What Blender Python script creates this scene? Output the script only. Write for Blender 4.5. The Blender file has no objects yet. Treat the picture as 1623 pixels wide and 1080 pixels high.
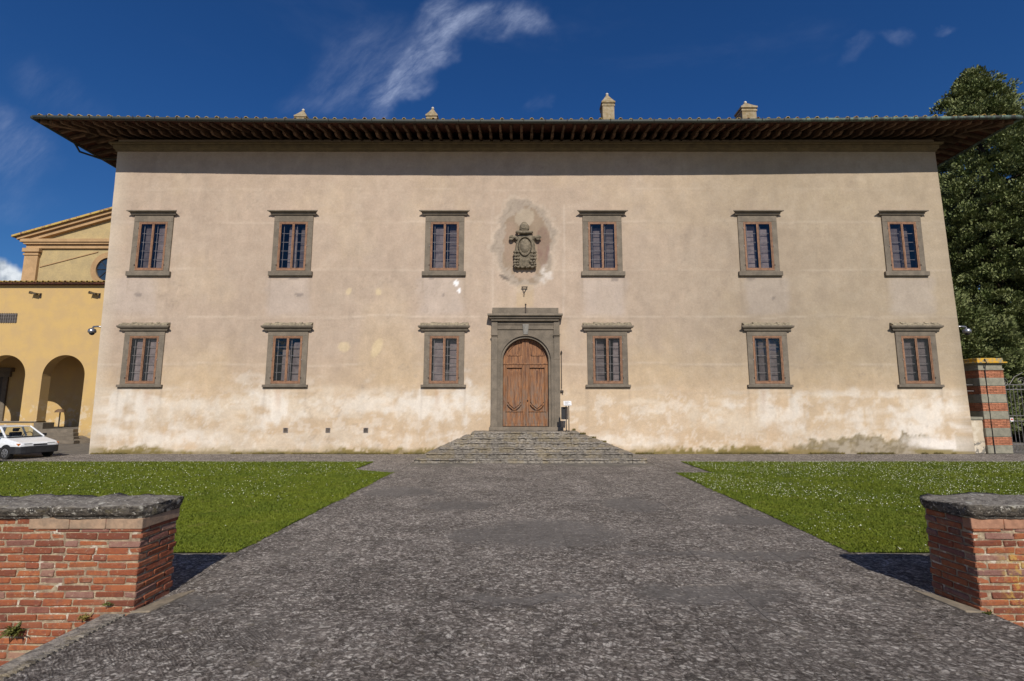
import bpy, math, random
import numpy as np
from mathutils import Vector, Matrix
random.seed(7); np.random.seed(7)
R = math.radians; PI = math.pi
sc = bpy.context.scene
col = sc.collection
# ------------------------------------------------------------------ camera
H = 2.1; FPX = 780.0; PX0 = 825.0; PY0 = 540.0; TH = math.atan(103/780.0)
cam = bpy.data.cameras.new('camera'); camo = bpy.data.objects.new('camera', cam); col.objects.link(camo)
cam.sensor_width = 36; cam.lens = 36*FPX/1623; cam.shift_x = (811.5-PX0)/1623
camo.location = (0, 0, H); camo.rotation_euler = (PI/2+TH, 0, 0)
cam.clip_start = .1; cam.clip_end = 5000
sc.camera = camo
CT, ST = math.cos(TH), math.sin(TH)
def ray(px, py):
    cx = (px-PX0)/FPX; cy = (PY0-py)/FPX
    return cx, CT-cy*ST, ST+cy*CT
def F(px, py, Y):                 # a point of the photograph on the upright plane at distance Y -> X, Z
    a, b, c = ray(px, py); t = Y/b
    return a*t, H+c*t
def G(px, py, z=0):               # ... on the ground -> X, Y
    a, b, c = ray(px, py); t = (z-H)/c
    return a*t, b*t
def proj(X, Y, Z):
    d = Y*CT+(Z-H)*ST; u = -Y*ST+(Z-H)*CT
    return PX0+FPX*X/d, PY0-FPX*u/d
# ------------------------------------------------------------------ light
SUN_EL = R(38.0); SUN_AZ = R(8.0)       # sun behind the camera, a little to the right
sun_dir = Vector((math.sin(SUN_AZ)*math.cos(SUN_EL), -math.cos(SUN_AZ)*math.cos(SUN_EL), math.sin(SUN_EL)))
sl = bpy.data.lights.new('sun', 'SUN'); so = bpy.data.objects.new('sun', sl); col.objects.link(so)
sl.energy = 4.2; sl.angle = R(.5); sl.color = (1, .93, .82)
so.rotation_euler = sun_dir.to_track_quat('Z', 'Y').to_euler(); so.location = (10, -20, 30)
vs = sc.view_settings
vs.view_transform = 'Standard'; vs.look = 'None'; vs.gamma = 1; vs.use_curve_mapping = False; vs.exposure = 0.1
# ------------------------------------------------------------------ node helper
class NT:
    def __init__(s, nt): s.nt = nt; s.n = nt.nodes; s.l = nt.links
    def node(s, t, **k):
        n = s.n.new(t)
        for a, b in k.items(): setattr(n, a, b)
        return n
    def put(s, sock, v):
        if isinstance(v, bpy.types.NodeSocket): s.l.new(v, sock)
        elif isinstance(v, (tuple, list)) and len(v) == 3 and sock.type == 'RGBA': sock.default_value = (*v, 1)
        else: sock.default_value = v
    def math(s, op, a, b=0.0, clamp=False):
        n = s.node('ShaderNodeMath', operation=op, use_clamp=clamp); s.put(n.inputs[0], a); s.put(n.inputs[1], b); return n.outputs[0]
    def vmath(s, op, a, b=(0, 0, 0)):
        n = s.node('ShaderNodeVectorMath', operation=op); s.put(n.inputs[0], a)
        if op == 'SCALE': s.put(n.inputs['Scale'], b)
        else: s.put(n.inputs[1], b)
        return n.outputs['Value'] if op in ('LENGTH', 'DISTANCE', 'DOT_PRODUCT') else n.outputs[0]
    def mix(s, f, a, b, mode='MIX'):
        n = s.node('ShaderNodeMix', data_type='RGBA', blend_type=mode); s.put(n.inputs[0], f); s.put(n.inputs[6], a); s.put(n.inputs[7], b); return n.outputs[2]
    def noise(s, vec, scale, detail=4, rough=.55, dist=0, out=0):
        n = s.node('ShaderNodeTexNoise'); s.put(n.inputs['Vector'], vec); n.inputs['Scale'].default_value = scale
        n.inputs['Detail'].default_value = detail; n.inputs['Roughness'].default_value = rough; n.inputs['Distortion'].default_value = dist; return n.outputs[out]
    def vor(s, vec, scale, feature='F1', out='Distance', rnd=1):
        n = s.node('ShaderNodeTexVoronoi', feature=feature); s.put(n.inputs['Vector'], vec); n.inputs['Scale'].default_value = scale
        n.inputs['Randomness'].default_value = rnd; return n.outputs[out]
    def rng(s, v, a, b, c=0.0, d=1.0):
        n = s.node('ShaderNodeMapRange', interpolation_type='SMOOTHSTEP'); s.put(n.inputs[0], v)
        for i, q in enumerate((a, b, c, d)): n.inputs[i+1].default_value = q
        return n.outputs[0]
    def ramp(s, f, stops, interp='LINEAR'):
        n = s.node('ShaderNodeValToRGB'); s.put(n.inputs[0], f); e = n.color_ramp.elements; n.color_ramp.interpolation = interp
        while len(e) < len(stops): e.new(.5)
        for q, (p, c) in zip(e, stops): q.position = p; q.color = (*c, 1)
        return n.outputs[0]
    def mapv(s, vec, scale=(1, 1, 1), rot=(0, 0, 0), loc=(0, 0, 0)):
        n = s.node('ShaderNodeMapping'); s.put(n.inputs[0], vec); n.inputs['Scale'].default_value = scale; n.inputs['Rotation'].default_value = rot; n.inputs['Location'].default_value = loc; return n.outputs[0]
    def sep(s, vec):
        n = s.node('ShaderNodeSeparateXYZ'); s.put(n.inputs[0], vec); return n.outputs
    def bump(s, h, strength=.5, dist=.01, nrm=None):
        n = s.node('ShaderNodeBump'); n.inputs['Strength'].default_value = strength; n.inputs['Distance'].default_value = dist; s.put(n.inputs['Height'], h)
        if nrm is not None: s.put(n.inputs['Normal'], nrm)
        return n.outputs[0]
    def pos(s): return s.node('ShaderNodeNewGeometry').outputs['Position']
    def obj(s): return s.node('ShaderNodeTexCoord').outputs['Object']
    def rnd(s): return s.node('ShaderNodeObjectInfo').outputs['Random']
def mat(name, fn):
    m = bpy.data.materials.new(name); m.use_nodes = True; nt = m.node_tree; nt.nodes.clear()
    s = NT(nt); b = s.node('ShaderNodeBsdfPrincipled'); o = s.node('ShaderNodeOutputMaterial'); nt.links.new(b.outputs[0], o.inputs[0])
    b.inputs['Roughness'].default_value = .85; b.inputs['Specular IOR Level'].default_value = .3
    fn(s, b, o); return m
def simple(name, c, c2=None, scale=6, rough=.8, bump=.2, bscale=60, metal=0, var=.12, spec=.3):
    c2 = c2 or tuple(x*.75 for x in c)
    def fn(s, b, o):
        p = s.pos(); f = s.rng(s.noise(p, scale, 5, .6), .35, .65)
        k = s.mix(f, c, c2)
        v = s.math('MULTIPLY_ADD', s.rnd(), var*2); s.n[-1].inputs[2].default_value = 1-var
        f2 = s.math('MULTIPLY_ADD', s.noise(p, bscale*.5, 3, .6), .5); s.n[-1].inputs[2].default_value = .75
        k = s.mix(1.0, k, s.math('MULTIPLY', v, f2), 'MULTIPLY')
        s.put(b.inputs['Base Color'], k); b.inputs['Roughness'].default_value = rough; b.inputs['Metallic'].default_value = metal
        b.inputs['Specular IOR Level'].default_value = spec
        if bump: s.put(b.inputs['Normal'], s.bump(s.noise(p, bscale, 4, .6), bump, .01))
    return mat(name, fn)
# ------------------------------------------------------------------ sky
w = bpy.data.worlds.new('World'); sc.world = w; w.use_nodes = True; w.node_tree.nodes.clear(); s = NT(w.node_tree)
sky = s.node('ShaderNodeTexSky', sky_type='NISHITA'); sky.sun_disc = False; sky.sun_elevation = SUN_EL
sky.sun_rotation = math.atan2(sun_dir.x, sun_dir.y); sky.altitude = 300; sky.air_density = 1.0; sky.dust_density = .3; sky.ozone_density = 3.0
tc = s.node('ShaderNodeTexCoord').outputs['Generated']
x_, y_, z_ = s.sep(tc)
yy = s.math('MAXIMUM', s.math('ABSOLUTE', y_), .05)
u = s.math('DIVIDE', x_, yy); v = s.math('DIVIDE', z_, yy)
cmb = s.node('ShaderNodeCombineXYZ'); s.put(cmb.inputs[0], u); s.put(cmb.inputs[1], v); uv = cmb.outputs[0]
front = s.rng(y_, 0, .1)
wrp = s.vmath('ADD', uv, s.vmath('SCALE', s.vmath('SUBTRACT', s.noise(uv, 3.0, 5, .6, out=1), (.5, .5, .5)), .26))
def blob(px, py, rx, ry, rot, soft=(1.0, .15)):
    a, b, c = ray(px, py); cu, cv = a/b, c/b
    m = s.mapv(wrp, loc=(-cu, -cv, 0))
    m = s.mapv(m, rot=(0, 0, -rot)); m = s.mapv(m, scale=(FPX/rx, FPX/ry, 0))
    return s.rng(s.vmath('LENGTH', m), soft[0], soft[1])
wr2 = s.vmath('ADD', uv, s.vmath('SCALE', s.vmath('SUBTRACT', s.noise(uv, 1.6, 4, .6, out=1), (.5, .5, .5)), .16))
fib = s.noise(s.mapv(s.mapv(wr2, rot=(0, 0, R(-50))), scale=(1.5, 4.2, 1)), 3.4, 9, .68, .0)
fib2 = s.noise(s.mapv(s.mapv(wr2, rot=(0, 0, R(-25))), scale=(1, 2.2, 1)), 5.5, 8, .7, 0)
fibm = s.math('MULTIPLY', s.rng(fib, .22, .78), s.rng(fib2, .25, .68, .3, 1))
wisps = None
for (px, py, rx, ry, rot, k) in ((765, 38, 135, 62, R(8), .75), (705, 5, 60, 45, R(60), .55), (672, 95, 140, 46, R(48), .85), (612, 155, 70, 40, R(48), .6), (585, 100, 170, 95, R(40), .28), (840, 45, 60, 40, R(0), .35),
                                (1410, 65, 45, 22, R(-20), .16), (1505, 66, 34, 16, R(35), .3), (1345, 75, 50, 20, R(40), .1), (855, 165, 28, 20, R(60), .12), (30, 215, 130, 60, R(-40), .3), (90, 130, 150, 60, R(-30), .1), (20, 300, 120, 60, R(-20), .12), (485, 165, 75, 36, R(0), .09)):
    t = s.math('MULTIPLY', blob(px, py, rx, ry, rot), k)
    wisps = t if wisps is None else s.math('ADD', wisps, t)
wisps = s.math('MULTIPLY', s.math('MULTIPLY', wisps, fibm), front)
# thin cirrus everywhere else
thin = s.math('MULTIPLY', s.rng(s.noise(s.mapv(tc, scale=(1, 1, 3)), 2.2, 7, .6, .4), .56, .85), .06)
wisps = s.math('ADD', wisps, thin, clamp=True)
el_ = s.math('MAXIMUM', z_, 0.0)
tint = s.mix(s.rng(el_, .55, .12), (.145, .375, .665), (.20, .40, .62))
skyc = s.mix(1.0, sky.outputs[0], tint, 'MULTIPLY')
# broken cumulus added round the horizon, mostly unseen behind the camera, as fill light
cv = s.mapv(tc, scale=(1, 1, 2.2)); cn = s.noise(cv, 3.2, 7, .6, .3)
hz = s.math('MULTIPLY', s.rng(s.math('ADD', cn, s.rng(el_, .30, .0, 0, .35)), .60, .68), s.rng(el_, .285, .20))
hz = s.math('MULTIPLY', hz, s.math('SUBTRACT', 1.0, s.math('MULTIPLY', front, .85)))
skyc = s.mix(hz, skyc, s.mix(s.rng(s.noise(cv, 9, 6, .6), .35, .62), (4.2, 4.1, 4.0), (6.6, 6.5, 6.3)))
# cumulus low at the left
cum = s.math('MULTIPLY', s.math('ADD', blob(-10, 470, 95, 85, 0, (1.0, .8)), blob(-80, 440, 70, 70, 0, (1.0, .75)), clamp=True), front)
cumc = s.mix(s.rng(s.noise(uv, 26, 6, .6), .35, .62), (3.2, 3.7, 4.3), (6.6, 7.0, 7.4))
skyc = s.mix(wisps, skyc, (3.9, 4.5, 6.2))
skyc = s.mix(cum, skyc, cumc)
bg = s.node('ShaderNodeBackground'); s.put(bg.inputs[0], skyc); bg.inputs[1].default_value = .11
wo = s.node('ShaderNodeOutputWorld'); s.l.new(bg.outputs[0], wo.inputs[0])
# ------------------------------------------------------------------ mesh helper
class MB:
    def __init__(s): s.v = []; s.f = []
    def quad(s, *p):
        i = len(s.v); s.v += [tuple(q) for q in p]; s.f.append(tuple(range(i, i+len(p))))
    def box(s, x0, x1, y0, y1, z0, z1, M=None):
        i = len(s.v); P = [(x, y, z) for x in (x0, x1) for y in (y0, y1) for z in (z0, z1)]
        if M is not None: P = [tuple(M @ Vector(p)) for p in P]
        s.v += P
        for f in ((0, 1, 3, 2), (4, 6, 7, 5), (0, 4, 5, 1), (2, 3, 7, 6), (0, 2, 6, 4), (1, 5, 7, 3)): s.f.append(tuple(i+k for k in f))
    def prism(s, pts, f0, f1):    # pts: list of 2-D points, f0/f1 map a 2-D point to the two ends
        n = len(pts); i = len(s.v); s.v += [f0(*p) for p in pts]+[f1(*p) for p in pts]
        s.f.append(tuple(i+k for k in range(n))); s.f.append(tuple(i+n+k for k in reversed(range(n))))
        for k in range(n): s.f.append((i+k, i+n+k, i+n+(k+1) % n, i+(k+1) % n))
    def tube(s, pts, r, n=8, cap=True):
        base = len(s.v); pts = [Vector(p) for p in pts]; rs = r if isinstance(r, (list, tuple)) else [r]*len(pts)
        for j, p in enumerate(pts):
            d = (pts[min(j+1, len(pts)-1)]-pts[max(j-1, 0)]).normalized()
            a = d.cross(Vector((0, 0, 1)));  a = a if a.length > .01 else Vector((1, 0, 0)); a.normalize(); b = d.cross(a)
            for k in range(n):
                t = 2*PI*k/n; s.v.append(tuple(p+(a*math.cos(t)+b*math.sin(t))*rs[j]))
        for j in range(len(pts)-1):
            for k in range(n): s.f.append((base+j*n+k, base+j*n+(k+1) % n, base+(j+1)*n+(k+1) % n, base+(j+1)*n+k))
        if cap: s.f.append(tuple(base+k for k in range(n))); s.f.append(tuple(base+(len(pts)-1)*n+k for k in reversed(range(n))))
    def lathe(s, c, prof, n=16, axis='Z'):
        base = len(s.v); c = Vector(c)
        for r, h in prof:
            for k in range(n):
                t = 2*PI*k/n; a, b = r*math.cos(t), r*math.sin(t)
                s.v.append(tuple(c+(Vector((a, b, h)) if axis == 'Z' else Vector((a, -h, b)) if axis == 'Y' else Vector((h, a, b)))))
        for j in range(len(prof)-1):
            for k in range(n): s.f.append((base+j*n+k, base+j*n+(k+1) % n, base+(j+1)*n+(k+1) % n, base+(j+1)*n+k))
        s.f.append(tuple(base+k for k in range(n))); s.f.append(tuple(base+(len(prof)-1)*n+k for k in reversed(range(n))))
    def sphere(s, c, rx, ry, rz, n=12, m=8, jit=0):
        base = len(s.v)
        for j in range(m+1):
            a = PI*j/m
            for k in range(n):
                t = 2*PI*k/n; q = 1+random.uniform(-jit, jit)
                s.v.append((c[0]+rx*math.sin(a)*math.cos(t)*q, c[1]+ry*math.sin(a)*math.sin(t)*q, c[2]+rz*math.cos(a)*q))
        for j in range(m):
            for k in range(n): s.f.append((base+j*n+k, base+j*n+(k+1) % n, base+(j+1)*n+(k+1) % n, base+(j+1)*n+k))
    def build(s, name, m=None, parent=None, bevel=0, smooth=False, loc=None):
        me = bpy.data.meshes.new(name); me.from_pydata(s.v, [], s.f); me.validate()
        import bmesh
        bm = bmesh.new(); bm.from_mesh(me); bmesh.ops.remove_doubles(bm, verts=bm.verts, dist=1e-5); bmesh.ops.recalc_face_normals(bm, faces=bm.faces); bm.to_mesh(me); bm.free()
        if m: me.materials.append(m)
        if smooth: me.polygons.foreach_set('use_smooth', [True]*len(me.polygons))
        o = bpy.data.objects.new(name, me); col.objects.link(o)
        if parent: o.parent = parent
        if loc: o.location = loc
        if bevel:
            b = o.modifiers.new('bevel', 'BEVEL'); b.width = bevel; b.segments = 2; b.limit_method = 'ANGLE'
        return o
def fastmesh(name, verts, faces_n, mat_, parent=None, kind=None, smooth=False):   # verts (N,3), consecutive n-gons of faces_n corners
    me = bpy.data.meshes.new(name); nv = len(verts); nf = nv//faces_n
    me.vertices.add(nv); me.vertices.foreach_set('co', np.asarray(verts, np.float32).ravel())
    me.loops.add(nf*faces_n); me.loops.foreach_set('vertex_index', np.arange(nf*faces_n, dtype=np.int32))
    me.polygons.add(nf); me.polygons.foreach_set('loop_start', np.arange(0, nf*faces_n, faces_n, dtype=np.int32))
    me.update(calc_edges=True); me.materials.append(mat_)
    o = bpy.data.objects.new(name, me); col.objects.link(o)
    if parent: o.parent = parent
    if kind: o['kind'] = kind
    return o
def thing(name, label, cat, loc=(0, 0, 0), rz=0, group=None):
    o = bpy.data.objects.new(name, None); col.objects.link(o); o.location = loc; o.rotation_euler = (0, 0, rz); o.empty_display_size = .3
    o['label'] = label; o['category'] = cat
    if group: o['group'] = group
    return o
def tag(o, label, cat, group=None):
    o['label'] = label; o['category'] = cat
    if group: o['group'] = group
    return o
def struct(o): o['kind'] = 'structure'; return o
def stuff(o): o['kind'] = 'stuff'; return o
def inst(o, parent=None, loc=None, rot=None, scale=None):
    c = o.copy(); col.objects.link(c)
    if parent is not None: c.parent = parent
    if loc is not None: c.location = loc
    if rot is not None: c.rotation_euler = rot
    if scale is not None: c.scale = scale
    return c
def fbm(x, y, sc_=1.0, octv=5, seed=0, rough=.5):
    out = np.zeros_like(x, dtype=float); amp = 1; tot = 0
    for o in range(octv):
        rs = np.random.RandomState(seed*31+o); L = rs.rand(256, 256)
        u_ = x*sc_*2**o+17.3*o+1000; v_ = y*sc_*2**o+9.1*o+1000
        i = np.floor(u_).astype(int); j = np.floor(v_).astype(int); a = u_-i; b = v_-j; a = a*a*(3-2*a); b = b*b*(3-2*b)
        g = lambda p, q: L[(i+p) % 256, (j+q) % 256]
        out += amp*((g(0, 0)*(1-a)+g(1, 0)*a)*(1-b)+(g(0, 1)*(1-a)+g(1, 1)*a)*b); tot += amp; amp *= rough
    return out/tot
def sst(a, b, x): t = np.clip((x-a)/(b-a), 0, 1); return t*t*(3-2*t)
def arch_wall(mb, x0, x1, z0, z1, cx, r, zs, yf, yb, n=24, back=True, zj=None):
    zj = z0 if zj is None else zj
    arc = [(cx-r*math.cos(PI*k/n), zs+r*math.sin(PI*k/n)) for k in range(n+1)]
    for y in ((yf, yb) if back else (yf,)):
        mb.quad((x0, y, z0), (cx-r, y, z0), (cx-r, y, zs), (x0, y, zs)); mb.quad((cx+r, y, z0), (x1, y, z0), (x1, y, zs), (cx+r, y, zs))
        mb.quad((x0, y, zs), (cx-r, y, zs), (cx-r, y, z1), (x0, y, z1)); mb.quad((cx+r, y, zs), (x1, y, zs), (x1, y, z1), (cx+r, y, z1))
        for (a, b), (c, d) in zip(arc, arc[1:]): mb.quad((a, y, b), (c, y, d), (c, y, z1), (a, y, z1))
    for (a, b), (c, d) in zip(arc, arc[1:]): mb.quad((a, yf, b), (c, yf, d), (c, yb, d), (a, yb, b))
    mb.quad((cx-r, yf, zj), (cx-r, yf, zs), (cx-r, yb, zs), (cx-r, yb, zj)); mb.quad((cx+r, yf, zj), (cx+r, yf, zs), (cx+r, yb, zs), (cx+r, yb, zj))
    for x in (x0, x1): mb.quad((x, yf, z0), (x, yf, z1), (x, yb, z1), (x, yb, z0))
    mb.quad((x0, yf, z1), (x1, yf, z1), (x1, yb, z1), (x0, yb, z1))
def arch_ring(mb, cx, zs, ri, ro, z0, yf, yb, n=24):
    P = [(-1, z0)]+[(k, None) for k in range(n+1)]+[(-2, z0)]
    def pt(k, r):
        if k == -1: return cx-r, z0
        if k == -2: return cx+r, z0
        return cx-r*math.cos(PI*k/n), zs+r*math.sin(PI*k/n)
    I = [pt(k, ri) for k, _ in P]; O = [pt(k, ro) for k, _ in P]
    for k in range(len(P)-1):
        a, b, c, d = I[k], I[k+1], O[k+1], O[k]
        mb.quad((a[0], yf, a[1]), (b[0], yf, b[1]), (c[0], yf, c[1]), (d[0], yf, d[1]))
        mb.quad((a[0], yf, a[1]), (b[0], yf, b[1]), (b[0], yb, b[1]), (a[0], yb, a[1]))
        mb.quad((d[0], yf, d[1]), (c[0], yf, c[1]), (c[0], yb, c[1]), (d[0], yb, d[1]))
def cbox(L, W, T, ch, jit=0):      # chamfered box centred on x/y, bottom z=0 (44 triangles)
    mb = MB(); X, Y, Z = L/2, W/2, T/2; V = {}
    for sx in (-1, 1):
        for sy in (-1, 1):
            for sz in (-1, 1):
                j = [random.uniform(-jit, jit) for _ in range(3)]
                for ax in range(3):
                    p = [sx*(X-ch)+j[0], sy*(Y-ch)+j[1], sz*(Z-ch)+j[2]]; p[ax] += (sx, sy, sz)[ax]*ch
                    V[(sx, sy, sz, ax)] = len(mb.v); mb.v.append((p[0], p[1], p[2]+Z))
    for ax in range(3):
        o = [i for i in range(3) if i != ax]
        for sg in (-1, 1):
            f = []
            for a, b in ((-1, -1), (1, -1), (1, 1), (-1, 1)):
                k = [0, 0, 0]; k[ax] = sg; k[o[0]] = a; k[o[1]] = b; f.append(V[(*k, ax)])
            mb.f.append(tuple(f))
        for a in (-1, 1):
            for b in (-1, 1):
                k0 = [0, 0, 0]; k0[ax] = -1; k0[o[0]] = a; k0[o[1]] = b; k1 = list(k0); k1[ax] = 1
                mb.f.append((V[(*k0, o[0])], V[(*k1, o[0])], V[(*k1, o[1])], V[(*k0, o[1])]))
    for sx in (-1, 1):
        for sy in (-1, 1):
            for sz in (-1, 1): mb.f.append(tuple(V[(sx, sy, sz, a)] for a in range(3)))
    return mb
# ------------------------------------------------------------------ materials
def _plaster(s, b, o):
    p = s.pos(); a = s.node('ShaderNodeVertexColor', layer_name='Col').outputs[0]
    m = s.math('MULTIPLY_ADD', s.noise(p, 9, 6, .65), .34); s.n[-1].inputs[2].default_value = .83
    m2 = s.math('MULTIPLY_ADD', s.noise(s.mapv(p, scale=(1, 1, .35)), 2.2, 4, .6), .24); s.n[-1].inputs[2].default_value = .88
    sp = s.rng(s.noise(p, 55, 3, .7), .28, .4, .8, 1)
    k = s.mix(1.0, a, s.math('MULTIPLY', s.math('MULTIPLY', m, m2), sp), 'MULTIPLY')
    s.put(b.inputs['Base Color'], k); b.inputs['Roughness'].default_value = .93; b.inputs['Specular IOR Level'].default_value = .1
    h = s.math('ADD', s.noise(p, 14, 5, .6), s.math('MULTIPLY', s.noise(p, 90, 3, .7), .3))
    s.put(b.inputs['Normal'], s.bump(h, .5, .02))
M_plaster = mat('plaster', _plaster)
M_serena = simple('grey sandstone', (.195, .162, .125), (.145, .122, .095), 3, .85, .4, 40)
M_serena_rough = simple('weathered sandstone', (.34, .29, .20), (.16, .135, .10), 9, .95, 1.0, 45)
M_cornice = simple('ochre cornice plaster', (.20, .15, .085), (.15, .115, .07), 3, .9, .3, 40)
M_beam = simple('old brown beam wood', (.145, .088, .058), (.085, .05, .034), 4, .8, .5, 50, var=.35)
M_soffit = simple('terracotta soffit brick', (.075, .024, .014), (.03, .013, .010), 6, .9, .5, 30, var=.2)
def _rooftile(s, b, o):
    p = s.pos(); k = s.mix(s.rng(s.noise(p, 6, 5), .35, .6), (.34, .15, .075), (.20, .12, .08))
    k = s.mix(s.rng(s.noise(p, 4.5, 5, .7), .38, .52), k, (.50, .36, .10)); k = s.mix(s.rng(s.noise(p, 11, 5, .7), .6, .66), k, (.4, .37, .28))
    s.put(b.inputs['Base Color'], k); s.put(b.inputs['Normal'], s.bump(s.noise(p, 50, 4), .6, .01))
M_tile = mat('lichened roof tile', _rooftile)
def _copper(s, b, o):
    p = s.pos(); f = s.rng(s.noise(p, 2.2, 6, .7), .45, .6)
    xr = s.rng(s.sep(p)[0], 6, 17, .05, 1)
    k = s.mix(s.math('MULTIPLY', f, xr), (.055, .06, .055), (.15, .22, .18)); s.put(b.inputs['Base Color'], k)
    b.inputs['Roughness'].default_value = .6; b.inputs['Metallic'].default_value = .3
M_copper = mat('weathered copper', _copper)
def _wood(c1, c2, c3):
    def fn(s, b, o):
        p = s.pos(); g = s.noise(s.mapv(p, scale=(9, 9, .5)), 3, 7, .65, .4)
        k = s.mix(s.rng(g, .35, .65), c1, c2); z = s.sep(p)[2]
        k = s.mix(s.math('MULTIPLY', s.rng(s.noise(s.mapv(p, scale=(3, 3, .7)), 2.3, 6, .7), .44, .6), s.rng(z, 4.6, 1.4, .15, .95)), k, c3)
        s.put(b.inputs['Base Color'], k); b.inputs['Roughness'].default_value = .65; s.put(b.inputs['Normal'], s.bump(g, .6, .01))
    return fn
M_door = mat('worn door wood', _wood((.33, .155, .068), (.11, .048, .026), (.19, .135, .10)))
M_casement = simple('orange brown window wood', (.29, .155, .09), (.20, .108, .065), 6, .6, .3, 60)
M_iron = simple('dark iron', (.045, .042, .042), (.08, .06, .05), 12, .6, .4, 60, metal=.4)
M_lead = simple('grey glazing bar', (.24, .21, .20), (.16, .14, .13), 8, .6, .2)
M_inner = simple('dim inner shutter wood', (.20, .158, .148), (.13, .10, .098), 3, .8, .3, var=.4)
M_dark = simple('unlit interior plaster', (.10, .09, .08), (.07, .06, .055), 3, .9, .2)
def _glass(s, b, o):
    t = s.node('ShaderNodeBsdfTransparent'); t.inputs[0].default_value = (.90, .92, .95, 1); g = s.node('ShaderNodeBsdfGlossy'); g.inputs['Roughness'].default_value = .03; g.inputs[0].default_value = (.9, .95, 1, 1)
    s.put(g.inputs['Normal'], s.bump(s.noise(s.pos(), 2.5, 2), .35, .02))
    fr = s.node('ShaderNodeFresnel'); fr.inputs[0].default_value = 1.5
    mx = s.node('ShaderNodeMixShader'); s.put(mx.inputs[0], s.math('MULTIPLY_ADD', fr.outputs[0], .9)); s.n[-1].inputs[2].default_value = .01
    s.l.new(t.outputs[0], mx.inputs[1]); s.l.new(g.outputs[0], mx.inputs[2]); s.l.new(mx.outputs[0], o.inputs[0])
M_glass = mat('window glass', _glass)
def _yellow(s, b, o):
    p = s.pos(); z = s.sep(p)[2]
    k = s.mix(s.rng(s.noise(p, .9, 6, .65), .38, .62), (.55, .375, .15), (.50, .345, .16))
    k = s.mix(s.math('MULTIPLY', s.rng(s.noise(p, 1.6, 6, .7), .5, .6), s.rng(z, 3.2, 1.2)), k, (.58, .47, .32))
    k = s.mix(s.math('MULTIPLY', s.rng(s.noise(p, 3.2, 6, .7), .42, .6), s.rng(z, .9, .1)), k, (.33, .27, .19))
    k = s.mix(s.rng(s.noise(p, .7, 7, .75), .66, .7), k, (.6, .55, .42))
    s.put(b.inputs['Base Color'], k); b.inputs['Roughness'].default_value = .92; s.put(b.inputs['Normal'], s.bump(s.noise(p, 18, 5), .3, .02))
M_yellow = mat('yellow plaster', _yellow)
M_peach = simple('peach moulding plaster', (.45, .29, .15), (.38, .245, .125), 2, .9, .3, 30)
M_ochreg = simple('greyed ochre plaster', (.43, .33, .165), (.36, .28, .15), 1.2, .9, .3, 20)
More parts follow.
